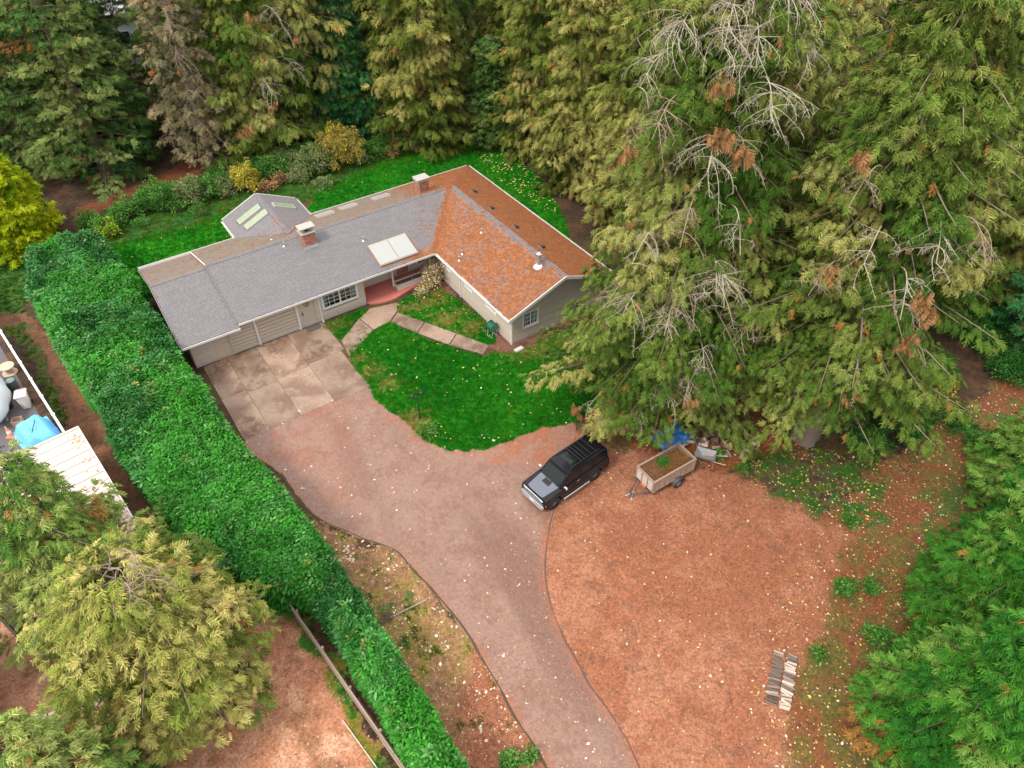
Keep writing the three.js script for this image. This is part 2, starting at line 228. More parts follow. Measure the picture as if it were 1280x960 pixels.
const lawns = [
  ['front_lawn', smooth(pxPoly([[437, 442], [448, 428], [468, 415], [487, 404.5], [520, 417], [560, 432], [604, 444.5], [622, 440], [640, 440], [680, 426], [730, 405], [775, 440], [770, 490], [740, 515], [712, 530], [685, 533], [660, 541], [638, 550], [605, 561], [575, 564], [546, 558], [526, 547], [497, 521], [471, 501], [456, 476]]), 0.13)],
  ['entry_lawn', smooth(pxPoly([[499, 390], [498, 379], [508, 372], [530, 364], [548, 360], [562, 368], [590, 388], [612, 408], [620, 428], [612, 431], [571, 416.5], [531, 402.5]]), 0.05)],
  ['window_lawn', smooth(pxPoly([[405, 407], [425, 398], [455, 386], [460, 388], [449, 397.5], [427, 424], [420, 420]]), 0.04)],
  ['back_lawn', smooth([loc(-17.5, -11), ...pxPoly([[138, 306], [165, 300], [205, 290], [250, 280], [290, 262]]), loc(-9, -13.5), loc(-4.4, -13.6), ...pxPoly([[400, 238], [430, 225], [468, 206], [510, 192], [570, 186], [630, 192], [668, 216], [700, 262]]), loc(9.6, 2), loc(8.4, 0), loc(8.2, -9), loc(-4.5, -8.8), loc(-5, -11.3), loc(-10.2, -11.3), loc(-10.6, -8.8), loc(-16.4, -8.8)], 0.08)],
];
const tuft = (() => { const r = rng(3), p = []; for (let k = 0; k < 14; k++) { const a = r() * 6.28, d = r() * 0.13, x = Math.cos(a) * d, z = Math.sin(a) * d, h = 0.05 + r() * 0.06, w = 0.012 + r() * 0.01, b = r() * 6.28, lx = (r() - .5) * 0.09, lz = (r() - .5) * 0.09; p.push(x - Math.cos(b) * w, 0, z - Math.sin(b) * w, x + Math.cos(b) * w, 0, z + Math.sin(b) * w, x + lx, h, z + lz); } const g = new THREE.BufferGeometry(); g.setAttribute('position', new THREE.Float32BufferAttribute(p, 3)); g.computeVertexNormals(); return g; })();
function instanced(name, geo, material, list, parent = scene, kind = 'stuff') {     // list of [Matrix4, rgb]
  const m = shade(new THREE.InstancedMesh(geo, material, list.length)), c = new THREE.Color(); m.name = parent === scene ? numbered(name) : name;
  list.forEach(([M, rgb], i) => { m.setMatrixAt(i, M); m.setColorAt(i, c.setRGB(...rgb)); }); if (kind) m.userData.kind = kind; parent.add(m); return m;
}
const M4 = (x, y, z, s = 1, ry = 0, rx = 0, rz = 0, sy = s) => new THREE.Matrix4().compose(new THREE.Vector3(x, y, z), new THREE.Quaternion().setFromEuler(new THREE.Euler(rx, ry, rz, 'YXZ')), new THREE.Vector3(s, sy, s));
{
  const grassM = leafMat(), list = [], r = rng(77);
  for (const [name, poly] of lawns) {
    const b = bbox(poly), g = worldUV(sheetGeo(poly, 0.02), ...b), big = name === 'back_lawn' || name === 'front_lawn';
    structure(name, g, phys([1, 1, 1], 0.95, { specularIntensity: 0.1, map: worldTex(...b, big ? 768 : 256, big ? 768 : 256, (x, z) => { const c = lawnAt(x, z), k = 0.7 + 0.5 * vnoise(x * 12, z * 12); return c.map(v => v * k); }), bumpMap: bumpRep(16), bumpScale: 0.04 }));
    const area = (b[2] - b[0]) * (b[3] - b[1]), dens = name === 'back_lawn' ? 30 : 60;
    for (let i = 0; i < area * dens; i++) {
      const x = b[0] + r() * (b[2] - b[0]), z = b[1] + r() * (b[3] - b[1]); if (!inPoly(x, z, poly)) continue;
      const w = straw(x, z); if (r() < w * 0.6) continue; const c = lawnAt(x, z), k = 0.8 + r() * 0.5; list.push([M4(x, 0.02, z, 0.8 + r() * 0.6, r() * 6.28), [c[0] * k, c[1] * k, c[2] * k]]);
    }
  }
  for (const k of ['leftLawn', 'mossPath', 'edgeGrass', 'mossR', 'strip', 'border']) { const b = bbox(Z[k]), n = (b[2] - b[0]) * (b[3] - b[1]) * 26; for (let i = 0; i < n; i++) { const x = b[0] + r() * (b[2] - b[0]), z = b[1] + r() * (b[3] - b[1]); if (zone(k, x, z) < 0.4 || inPoly(x, z, driveP)) continue; const d = fbm(x * 1.6 + 9, z * 1.6, 4); if (k !== 'leftLawn' && k !== 'border' && d < 0.52) continue; if (k === 'strip' && d < 0.62) continue; const q = 0.8 + r() * 0.5, c = mixc([0.02, 0.12, 0.008], [0.13, 0.15, 0.012], k === 'leftLawn' ? r() * 0.3 : r()); list.push([M4(x, 0, z, 0.8 + r() * 0.6, r() * 6.28), c.map(v => v * q)]); } }
  const gi = instanced('grass', tuft, grassM, list); tag(gi, 'short green grass blades covering the lawns and verges', 'grass', null, 'stuff');
}
// fallen leaves
{
  const g = new THREE.BufferGeometry(); g.setAttribute('position', new THREE.Float32BufferAttribute([-.5, .06, 0, 0, 0, .34, .55, .1, 0, -.5, .06, 0, .55, .1, 0, 0, 0.03, -.34], 3)); g.computeVertexNormals();
  const r = rng(31), list = [], cols = { pale: [.5, .36, .23], yellow: [.5, .38, .07], rust: [.36, .14, .05], brown: [.19, .11, .06], cream: [.62, .5, .37] };
  const drop = (poly, n, s0, s1, pick, y = 0.03) => { const b = bbox(poly); for (let i = 0; i < n;) { const x = b[0] + r() * (b[2] - b[0]), z = b[1] + r() * (b[3] - b[1]); if (!inPoly(x, z, poly)) continue; i++; const c = cols[pick[Math.floor(r() * pick.length)]], k = 0.75 + r() * 0.5; list.push([M4(x, y, z, s0 + r() * r() * (s1 - s0), r() * 6.28, (r() - .5) * .5, (r() - .5) * .5), c.map(v => v * k)]); } };
  drop(driveP, 1100, .04, .09, ['rust', 'rust', 'rust', 'brown', 'brown', 'pale']); drop(driveP, 90, .1, .22, ['cream', 'pale']);
  drop(Z.gravel, 8000, .04, .09, ['rust', 'rust', 'brown', 'rust', 'brown', 'rust', 'rust', 'pale'], .012); drop(Z.gravel, 110, .1, .2, ['cream', 'pale', 'pale'], .012);
  drop(Z.litterR, 6500, .06, .15, ['rust', 'pale', 'brown', 'rust', 'yellow'], .012); drop(Z.litterR, 700, .1, .2, ['yellow', 'pale', 'cream', 'pale'], .012);
  drop(Z.mossR, 350, .07, .18, ['rust', 'pale', 'yellow'], .05); drop(Z.needlesT, 1400, .06, .16, ['rust', 'rust', 'pale', 'brown'], .03);
  drop(Z.strip, 1500, .05, .12, ['pale', 'brown', 'rust'], .012); drop(Z.strip, 130, .1, .24, ['cream', 'pale'], .012); drop(pxPoly([[428, 682], [442, 684], [444, 704], [430, 700]]), 26, .1, .24, ['cream', 'pale'], .02);
  drop(Z.needlesL, 5000, .06, .12, ['pale', 'brown', 'rust', 'rust'], .012);
  drop(lawns[0][1], 90, .09, .2, ['yellow', 'cream', 'pale', 'yellow'], .09); drop(lawns[1][1], 90, .07, .15, ['pale', 'rust', 'yellow'], .08);
  const bl = pxPoly([[590, 190], [640, 195], [670, 218], [700, 262], [690, 270], [620, 225]]); drop(bl, 200, .12, .3, ['yellow', 'yellow', 'pale'], .1);
  drop(lawns[3][1], 60, .1, .22, ['yellow', 'pale'], .1);
  drop(pxPoly([[251, 462], [403, 404], [456, 484], [313, 543]]), 160, .05, .12, ['rust', 'brown', 'pale', 'rust'], .05);
  const o = instanced('fallen_leaves', g, mat([1, 1, 1], 0.8), list); tag(o, 'fallen autumn leaves scattered over drive, lawns and litter', 'leaves', null, 'stuff');
}
console.log('ground done');
// ================================================================ HOUSE
const HE = 2.35, HR = 3.89, W1 = 4.56, W2 = 4.08, LA = 13.4, LB = 8.8, LG = 3.41, OH = 0.42;
const white = mat([.58, .56, .53], 0.6), sidingMats = [1, .93, 1.06].map(k => mat([.4 * k, .335 * k, .27 * k], 0.75)), doorM = mat([.42, .35, .28], 0.6), darkM = mat([.03, .03, .03], 0.5), brickM = mat([.3, .11, .075], 0.9), capM = mat([.34, .31, .27], 0.85), concM = mat([.36, .33, .29], 0.9);
const glassM = phys([.55, .62, .64], 0.05, { transmission: 1, thickness: 0, ior: 1.5 }), curtainM = mat([.42, .5, .5], 0.9), roomM = mat([.2, .17, .14], 0.9), galv = mat([.5, .5, .5], 0.4, { metalness: .8 });
const sheathShadeM = mat([.17, .13, .1], .9);  // dark wall backing: colour stands in for shadow lines under the lapped boards
const house = thing('ranch_house', 'low beige ranch house with L shaped grey and orange shingle roof', 'house', HX, 0, HZ, YAW);
// ---- roof planes: outline in (s, t), eave line, rise
function plane(poly, eave, up, slope, y0) { return { poly, eave, up, slope, y0 }; }        // eave: point on the eave line; up: unit horizontal direction to the ridge
const sM = (HR - HE) / W1, sW = (HR - HE) / W2;
const planes = {
  mainFront: plane([[-LA, 0], [0, 0], [W2, -W1], [-LA, -W1]], [-LA, 0], [0, -1], sM, HE),
  mainRear: plane([[-LA, -W1], [W2, -W1], [2 * W2, -2 * W1], [-LA, -2 * W1]], [-LA, -2 * W1], [0, 1], sM, HE),
  wingLeft: plane([[0, 0], [0, LB], [W2, LB], [W2, -W1]], [0, 0], [1, 0], sW, HE),
  wingRight: plane([[W2, -W1], [W2, LB], [2 * W2, LB], [2 * W2, -2 * W1]], [2 * W2, 0], [-1, 0], sW, HE),
  garageFront: plane([[-LA - LG, 0.22], [-LA - 0.03, 0.22], [-LA - 0.03, -W1], [-LA - LG, -W1]], [0, 0.22], [0, -1], sM - .02, HE - 0.14),
  garageRear: plane([[-LA - LG, -W1], [-LA - 0.03, -W1], [-LA - 0.03, -2 * W1], [-LA - LG, -2 * W1]], [0, -2 * W1], [0, 1], (W1 + .22) * (sM - .02) / W1, HE - 0.14),
  roomLeft: plane([[-10.4, -11.85], [-7.7, -11.85], [-7.7, -5.6], [-10.4, -9.0]], [-10.4, 0], [1, 0], 1.2 / 2.7, 2.4),
  roomRight: plane([[-5, -11.85], [-7.7, -11.85], [-7.7, -5.6], [-5, -9.0]], [-5, 0], [-1, 0], 1.2 / 2.7, 2.4),
};
const heightOn = (p, s, t) => p.y0 + p.slope * ((s - p.eave[0]) * p.up[0] + (t - p.eave[1]) * p.up[1]);
const basisOn = p => { const up = new THREE.Vector3(p.up[0], p.slope, p.up[1]).normalize(), n = new THREE.Vector3(-p.up[0] * p.slope, 1, -p.up[1] * p.slope).normalize(), b = up.clone().negate(); return new THREE.Matrix4().makeBasis(new THREE.Vector3().crossVectors(n, b), n, b); };
const roofs = {};
const deckM = mat([.2, .17, .15], 0.9);
for (const k in planes) {            // solid deck under the shingles
  const p = planes[k], v = [], n = p.poly.length, idx = [];
  for (const off of [-0.02, -0.14]) for (const [s, t] of p.poly) v.push(s, heightOn(p, s, t) + off, t);
  let area = 0; p.poly.forEach(([s, t], i) => { const [a, b] = p.poly[(i + 1) % n]; area += s * b - a * t; });
  for (let i = 1; i < n - 1; i++) { if (area < 0) idx.push(0, i, i + 1, n, n + i + 1, n + i); else idx.push(0, i + 1, i, n, n + i, n + i + 1); }
  for (let i = 0; i < n; i++) { const j = (i + 1) % n; if (area < 0) idx.push(i, n + i, n + j, i, n + j, j); else idx.push(i, n + j, n + i, i, j, n + j); }
  let g = new THREE.BufferGeometry(); g.setAttribute('position', new THREE.Float32BufferAttribute(v, 3)); g.setIndex(idx); g = g.toNonIndexed(); g.computeVertexNormals();
  roofs[k] = part('roof', g, deckM, house);
}
// needles lying on the roof: how thick at (s, t)
const orange = lin(190, 116, 60, .66), orangeD = lin(158, 96, 56, .66);
function needlesOn(k, s, t) {
  const n = fbm(s * 0.9 + 33, t * 0.9, 4), m = fbm(s * 0.3, t * 0.3 + 12, 3);
  if (k === 'wingRight') return 0.95 + 0.4 * (n - 0.5) - 0.7 * sstep(0.5, 0.1, s - W2);
  if (k === 'wingLeft') return clamp(0.44 + 0.2 * sstep(-3.5, .5, t) + (n - 0.5) * 0.3 - 0.4 * sstep(.55, 0, W2 - s) + 0.3 * sstep(1.0, 0, Math.abs(s + t * W2 / W1) * .8), 0, .8);
  if (k === 'mainFront') { const v = Math.abs(s + t * W2 / W1); return clamp(0.95 * sstep(0.55, 0.1, v) + 0.34 * sstep(5, .5, v) + 0.4 * sstep(.9, 0.1, -t) * sstep(-6, -1, s) - 0.12 + (n - .5) * .25, 0, .9); }
  if (k === 'mainRear') return clamp(0.16 + (n - 0.5) * 0.35 + 0.6 * sstep(-1, 5, s), 0, .8);
  if (k === 'garageRear') return 0.16 + (n - 0.5) * 0.3;
  if (k.startsWith('room')) return clamp((n - 0.45) * 0.5 + 0.22 * sstep(-8.6, -7.4, t), 0, .8);
  return clamp((n - 0.6) * 0.5, 0, .3);
}
function shingles(k) {
  const p = planes[k], r = rng(k.length * 91 + 7), ex = 0.15, cosA = 1 / Math.hypot(1, p.slope), dh = ex * cosA, e = [-p.up[1], p.up[0]], pos = [], col = [], flip = [];
  const tt = p.poly.map(([s, t]) => (s - p.eave[0]) * p.up[0] + (t - p.eave[1]) * p.up[1]), tmax = Math.max(...tt), tmin = Math.min(...tt);
  const pt = (a, d, off) => { const s = p.eave[0] + e[0] * a + p.up[0] * d, t = p.eave[1] + e[1] * a + p.up[1] * d; return [s, p.y0 + p.slope * d + off, t]; };
  const quad = (a, b, c, d, q) => { pos.push(...a, ...b, ...c, ...a, ...c, ...d); for (let i = 0; i < 6; i++) col.push(...q); };
  for (let d = tmin - 0.02, row = 0; d < tmax - 0.02; d += dh, row++) {
    const dm = Math.min(tmax - 1e-3, Math.max(tmin + 1e-3, d + dh * 0.5)), xs = [];
    for (let i = 0; i < p.poly.length; i++) { const j = (i + 1) % p.poly.length; if ((tt[i] > dm) !== (tt[j] > dm)) { const f = (dm - tt[i]) / (tt[j] - tt[i]), s = p.poly[i][0] + f * (p.poly[j][0] - p.poly[i][0]), t = p.poly[i][1] + f * (p.poly[j][1] - p.poly[i][1]); xs.push((s - p.eave[0]) * e[0] + (t - p.eave[1]) * e[1]); } }
    if (xs.length < 2) continue; const x0 = Math.min(...xs) - 0.01, x1 = Math.max(...xs) + 0.01;
    for (let a = x0 - (row % 2 ? 0.16 : 0) - r() * 0.06; a < x1;) {
      const w = 0.27 + r() * 0.1, A = Math.max(a, x0), B = Math.min(a + w - 0.008, x1); a += w; if (B - A < 0.02) continue;
      const lo = 0.018 + r() * 0.004, jd = (r() - 0.5) * 0.014, d2 = Math.min(tmax, d + dh * 1.12), c0 = pt((A + B) / 2, d + dh / 2, 0);
      const nd = clamp(needlesOn(k, c0[0], c0[2]) + (r() - 0.5) * 0.5), g = (0.94 + r() * 0.12) * (0.97 + 0.06 * vnoise(row * 0.8, A));
      const rear = k.endsWith('Rear'), base = mixc(rear ? [.17 * g, .125 * g, .09 * g] : [.155 * g, .14 * g, .138 * g], rear ? [.14 * g, .112 * g, .09 * g] : [.14 * g, .132 * g, .136 * g], r()), q = mixc(base, mixc(orange, orangeD, r()), sstep(0.2, 0.75, nd) * 0.9);
      const p1 = pt(A, d + jd, lo), p2 = pt(B, d + jd, lo), p3 = pt(B, d2, 0.006), p4 = pt(A, d2, 0.006), f1 = pt(A, d + jd, -0.03), f2 = pt(B, d + jd, -0.03), h1 = pt(A, d2, -0.02), h2 = pt(B, d2, -0.02);
      quad(p1, p2, p3, p4, q); quad(f1, f2, p2, p1, q); quad(f1, p1, p4, h1, q); quad(p2, f2, h2, p3, q);
    }
  }
  let g = new THREE.BufferGeometry(); g.setAttribute('position', new THREE.Float32BufferAttribute(pos, 3)); g.setAttribute('color', new THREE.Float32BufferAttribute(col, 3)); g.computeVertexNormals();
  const nn = g.attributes.normal; if (nn.getY(0) < 0) { const ps = g.attributes.position.array, cc = g.attributes.color.array; for (let i = 0; i < ps.length; i += 9) for (let j = 0; j < 3; j++) { const t = ps[i + 3 + j]; ps[i + 3 + j] = ps[i + 6 + j]; ps[i + 6 + j] = t; } g.computeVertexNormals(); }
  const m = part('shingles', g, shingleM, roofs[k]); m.userData.kind = 'stuff';
}
const shingleM = mat([1, 1, 1], 0.88, { vertexColors: true });
for (const k in planes) shingles(k);
{ // ridge, hip caps
  const caps = [], r = rng(8), cap = (a, b) => { const A = new THREE.Vector3(...a), B = new THREE.Vector3(...b), L = A.distanceTo(B), n = Math.round(L / 0.28), d = B.clone().sub(A).normalize(); const q = new THREE.Quaternion().setFromRotationMatrix(new THREE.Matrix4().lookAt(new THREE.Vector3(), d.clone().negate(), new THREE.Vector3(0, 1, 0))); for (let i = 0; i < n; i++) { const g = new THREE.CylinderGeometry(0.15, 0.17, 0.3, 6, 1, true, -Math.PI * 0.42, Math.PI * 0.84).rotateX(Math.PI / 2).scale(1, 0.4, 1).translate(0, -0.02, 0); g.applyQuaternion(q); const m = A.clone().addScaledVector(d, (i + 0.5) * L / n); g.translate(m.x, m.y + 0.02 + r() * 0.006, m.z); caps.push(g); } };
  cap([-LA, HR, -W1], [W2, HR, -W1]); cap([W2, HR, -W1], [W2, HR, LB]); cap([W2, HR, -W1], [2 * W2, HE + .03, -2 * W1]); cap([-LA - LG, HE - .14 + (W1 + .22) * (sM - .02), -W1], [-LA - .04, HE - .14 + (W1 + .22) * (sM - .02), -W1]); cap([-7.7, 3.6, -11.85], [-7.7, 3.6, -5.7]);
  const m = part('ridge_caps', caps, mat([.2, .19, .2], 0.9), house); m.userData.kind = 'stuff';
}
{ // loose needles on the roof
  const geo = (() => { const r = rng(12), p = []; for (let i = 0; i < 9; i++) { const a = r() * 6.28, l = .05 + r() * .06, x = (r() - .5) * .16, z = (r() - .5) * .16, c = Math.cos(a) * l, s = Math.sin(a) * l, w = .009, y = .004 + r() * .008; p.push(x - c, y, z - s, x + s * w / l, y + .003, z - c * w / l, x + c, y, z + s); } const g = new THREE.BufferGeometry(); g.setAttribute('position', new THREE.Float32BufferAttribute(p, 3)); g.computeVertexNormals(); return g; })();
  const r = rng(44), list = [];
  for (const k in planes) { const p = planes[k], b = bbox(p.poly), n = (b[2] - b[0]) * (b[3] - b[1]) * 150 ; for (let i = 0; i < n; i++) { const s = b[0] + r() * (b[2] - b[0]), t = b[1] + r() * (b[3] - b[1]); if (!inPoly(s, t, p.poly)) continue; const nd = needlesOn(k, s, t); if (r() > nd * nd * 1.3) continue; const M = new THREE.Matrix4().makeTranslation(s, heightOn(p, s, t) + 0.03, t); M.multiply(basisOn(p)); M.multiply(new THREE.Matrix4().makeRotationY(r() * 6.28)); const q = 0.8 + r() * 0.5, c = mixc(orange, orangeD, r()); list.push([M, c.map(v => v * q)]); } }
  instanced('needle_litter', geo, mat([1, 1, 1], 0.9), list, house);
}
// ---- gutters, rakes
{
  const gut = (s0, t0, s1, t1, y) => { const L = Math.hypot(s1 - s0, t1 - t0), g = mrg([bx(L, 0.012, 0.11, 0, -.06, 0), bx(L, 0.12, 0.014, 0, 0, 0.055), bx(L, 0.1, 0.014, 0, -0.01, -0.055), bx(L, .02, .03, 0, .065, .06)]); g.rotateY(-Math.atan2(t1 - t0, s1 - s0)); g.translate((s0 + s1) / 2, y - 0.07, (t0 + t1) / 2); part('gutter', g, white, house); };
  gut(-LA, 0.07, -0.1, 0.07, HE); gut(-0.07, LB, -0.07, 0.1, HE); gut(-LA - LG, 0.29, -LA, 0.29, HE - 0.14); gut(2 * W2, -2 * W1 - .07, -5, -2 * W1 - .07, HE); gut(-10.4, -2 * W1 - .07, -LA - LG, -2 * W1 - .07, HE); gut(2 * W2 + .07, LB, 2 * W2 + .07, -2 * W1, HE); gut(-10.47, -9.0, -10.47, -11.85, 2.4); gut(-4.93, -11.85, -4.93, -9.0, 2.4);
  const trimD = mat([.16, .14, .13], .8), rake = (a, b, w = 0.05, m = white) => { const A = new THREE.Vector3(...a), B = new THREE.Vector3(...b), d = B.clone().sub(A), L = d.length(); const g = new THREE.BoxGeometry(L, 0.2, w); g.applyQuaternion(new THREE.Quaternion().setFromUnitVectors(new THREE.Vector3(1, 0, 0), d.normalize())); g.translate((A.x + B.x) / 2, (A.y + B.y) / 2 - 0.06, (A.z + B.z) / 2); part('rake_board', g, m, house); };
  rake([0, HE, LB + .03], [W2, HR, LB + .03]); rake([2 * W2, HE, LB + .03], [W2, HR, LB + .03]);
  rake([-10.4, 2.4, -11.88], [-7.7, 3.6, -11.88]); rake([-5, 2.4, -11.88], [-7.7, 3.6, -11.88]);
  const gr = HE - .14 + (W1 + .22) * (sM - .02);
  rake([-LA - LG - .03, HE - .14, .22], [-LA - LG - .03, gr, -W1], .05, trimD); rake([-LA - LG - .03, HE - .14, -2 * W1], [-LA - LG - .03, gr, -W1], .05, trimD);
  rake([-LA - .03, HE, 0], [-LA - .03, HR, -W1], .05, trimD); rake([-LA - .03, HE, -2 * W1], [-LA - .03, HR, -W1]);
}
// ---- walls with lapped boards; openings are left out of the boards and of the sheathing
function wall(s0, t0, s1, t1, h, openings = [], gable = 0) {       // outside lies to the right-hand side of the direction turned by -90 degrees (towards +local z)
  const L = Math.hypot(s1 - s0, t1 - t0), g = new THREE.Group(); g.position.set(s0, 0, t0); g.rotation.y = -Math.atan2(t1 - t0, s1 - s0); g.name = 'wall'; house.add(g);
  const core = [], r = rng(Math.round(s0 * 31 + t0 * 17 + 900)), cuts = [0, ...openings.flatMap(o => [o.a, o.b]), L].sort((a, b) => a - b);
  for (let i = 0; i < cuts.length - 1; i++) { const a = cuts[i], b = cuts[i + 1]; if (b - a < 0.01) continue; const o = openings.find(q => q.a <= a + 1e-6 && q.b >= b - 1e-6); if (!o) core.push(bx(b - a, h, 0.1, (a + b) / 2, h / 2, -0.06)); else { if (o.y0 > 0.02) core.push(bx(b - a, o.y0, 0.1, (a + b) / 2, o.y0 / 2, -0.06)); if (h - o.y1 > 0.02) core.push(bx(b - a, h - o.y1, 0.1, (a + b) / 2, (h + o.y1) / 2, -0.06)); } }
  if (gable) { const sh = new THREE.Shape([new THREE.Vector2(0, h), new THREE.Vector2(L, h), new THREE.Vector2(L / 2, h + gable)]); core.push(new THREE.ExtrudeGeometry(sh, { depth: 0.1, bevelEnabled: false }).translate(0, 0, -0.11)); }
  part('sheathing', core, sheathShadeM, g);  // its dark tone shows in the board gaps as painted lap shade
  part('foundation', bx(L, 0.16, 0.13, L / 2, 0.08, -0.04), concM, g);
  for (let y = 0.17; y < h + gable - 0.1; y += 0.24) {
    const top_ = y + 0.24; let x0 = 0, x1 = L; if (y > h) { const f = (y - h + .1) / gable; x0 = L / 2 * f; x1 = L - x0; } const free = [[x0, x1]];
    for (const o of openings) if (o.y0 < top_ - 0.03 && o.y1 > y + 0.03) for (let i = free.length - 1; i >= 0; i--) { const [a, b] = free[i]; if (o.a < b && o.b > a) { free.splice(i, 1); if (o.a - a > 0.03) free.push([a, o.a]); if (b - o.b > 0.03) free.push([o.b, b]); } }
    for (const [a, b] of free) { const q = part('siding_board', new THREE.BoxGeometry(b - a, 0.226, 0.03), sidingMats[Math.floor(r() * 3)], g); q.position.set((a + b) / 2, y + 0.12, 0.03); q.rotation.x = -0.12; }
  }
  return g;
}
function windowUnit(g, a, b, y0, y1, cols, rows, sashes = 1, curtain = true) {
  const w = b - a, h = y1 - y0, o = new THREE.Group(); o.name = 'window'; o.position.set((a + b) / 2, (y0 + y1) / 2, 0); g.add(o);
  part('frame', [bx(w + .16, .09, .07, 0, h / 2 + .03, .03), bx(w + .16, .09, .09, 0, -h / 2 - .03, .04), bx(.09, h, .07, -w / 2 - .03, 0, .03), bx(.09, h, .07, w / 2 + .03, 0, .03)], white, o);
  for (let s = 0; s < sashes; s++) {
    const sw = w / sashes, cx = -w / 2 + sw * (s + 0.5);
    part('sash', [bx(.05, h, .04, cx - sw / 2 + .025, 0, 0), bx(.05, h, .04, cx + sw / 2 - .025, 0, 0), bx(sw - .1, .05, .04, cx, h / 2 - .025, 0), bx(sw - .1, .05, .04, cx, -h / 2 + .025, 0)], white, o);
    const bars = []; for (let i = 1; i < cols; i++) bars.push(bx(.026, h - .1, .02, cx - sw / 2 + .05 + (sw - .1) * i / cols, 0, 0.004)); for (let j = 1; j < rows; j++) bars.push(bx(sw - .1, .026, .016, cx, -h / 2 + .05 + (h - .1) * j / rows, 0.003));
    if (bars.length) part('glazing_bars', bars, white, o);
    part('pane', new THREE.PlaneGeometry(sw - .1, h - .1).translate(cx, 0, -.008), glassM, o);
  }
  part('room_lining', bx(w, h, .02, 0, 0, -.5), roomM, o);
  if (curtain) for (const sd of [-1, 1]) { const cs = []; for (let i = 0; i < 5; i++) cs.push(new THREE.CylinderGeometry(.03, .03, h - .1, 6).translate(sd * (w / 2 - .06 - i * .05), 0, -.12 - (i % 2) * .02)); part('curtain', cs, curtainM, o); }
  return o;
}
{ // front wall, s -16.35 .. -5.2 at t = -0.42
  const S0 = -16.35, f = s => s - S0;
  const ops = [{ a: f(-15.05), b: f(-14.12), y0: 0.03, y1: 2.03 }, { a: f(-14.02), b: f(-12.52), y0: 0.03, y1: 1.98 }, { a: f(-12.34), b: f(-9.88), y0: 0.03, y1: 2.1 }, { a: f(-9.55), b: f(-8.62), y0: 0.03, y1: 2.08 }, { a: f(-8.02), b: f(-5.72), y0: 0.85, y1: 2.08 }];
  const g = wall(S0, -OH, -5.2, -OH, 2.28, ops);
  const door = (o, nm, rowsN, lite) => { const d = new THREE.Group(); d.name = nm; d.position.set((o.a + o.b) / 2, 0, -0.05); g.add(d); const w = o.b - o.a, h = o.y1 - o.y0;
    if (rowsN) for (let j = 0; j < rowsN; j++) { const q = part('door_panel', rbx(w - .02, h / rowsN - 0.034, .045, .008, 0, o.y0 + h / rowsN * (j + .5), 0), doorM, d); if (lite && j === rowsN - 1) { for (const x of lite) part('pane', bx(.62, h / rowsN * .6, .01, x, o.y0 + h / rowsN * (j + .5), .026), phys([.02, .022, .025], .1), d); } }
    else { part('door_leaf', rbx(w - .02, h, .045, .008, 0, o.y0 + h / 2, 0), doorM, d); }
    part('casing', [bx(.07, h + .05, .06, -w / 2 - .03, o.y0 + h / 2, .05), bx(.07, h + .05, .06, w / 2 + .03, o.y0 + h / 2, .05), bx(w + .13, .07, .06, 0, o.y1 + .05, .05)], nm === 'garage_door' ? white : doorM, d); return d; };
  const sd = door(ops[0], 'service_door', 0); part('handle', new THREE.SphereGeometry(.035, 10, 8).translate(.38, 1.0, .06), darkM, sd);
  part('threshold', bx(.9, .05, .2, 0, .03, .14), mat([.3, .14, .07], .8), sd);
  door(ops[1], 'garage_door', 8); const gd = door(ops[2], 'garage_door', 8, [-.62, .5]); for (const x of [-.07, .07]) part('handle', bx(.03, .14, .03, x, 1.0, .05), galv, gd);
  const ed = door(ops[3], 'entry_door', 0); part('handle', bx(.05, .22, .06, -.36, 1.02, .05), darkM, ed);
  { const sh = new THREE.Shape(); sh.moveTo(0, -.16); sh.bezierCurveTo(-.3, .02, -.2, .24, 0, .12); sh.bezierCurveTo(.2, .24, .3, .02, 0, -.16); const ho = new THREE.Path(); ho.moveTo(0, -.08); ho.bezierCurveTo(-.17, .03, -.12, .15, 0, .06); ho.bezierCurveTo(.12, .15, .17, .03, 0, -.08); sh.holes.push(ho); const w = part('heart_wreath', new THREE.ExtrudeGeometry(sh, { depth: .04, bevelSize: .015, bevelThickness: .015, bevelSegments: 2 }).translate(0, 1.62, .04), mat([.3, .17, .11], .95), ed); w.userData.label = 'brown heart shaped wreath on the door'; }
  for (const s of [-12.43, -9.78]) part('post', rbx(.1, 2.28, .1, .01, f(s), 1.14, .05), white, g);
  windowUnit(g, ops[4].a, ops[4].b, ops[4].y0, ops[4].y1, 3, 4, 2);
  part('downspout', [bx(.07, 2.2, .06, f(-8.3), 1.12, .07), bx(.07, .06, .3, f(-8.3), 2.2, .22), bx(.07, .05, .22, f(-8.3), .06, .16)], white, g);
}
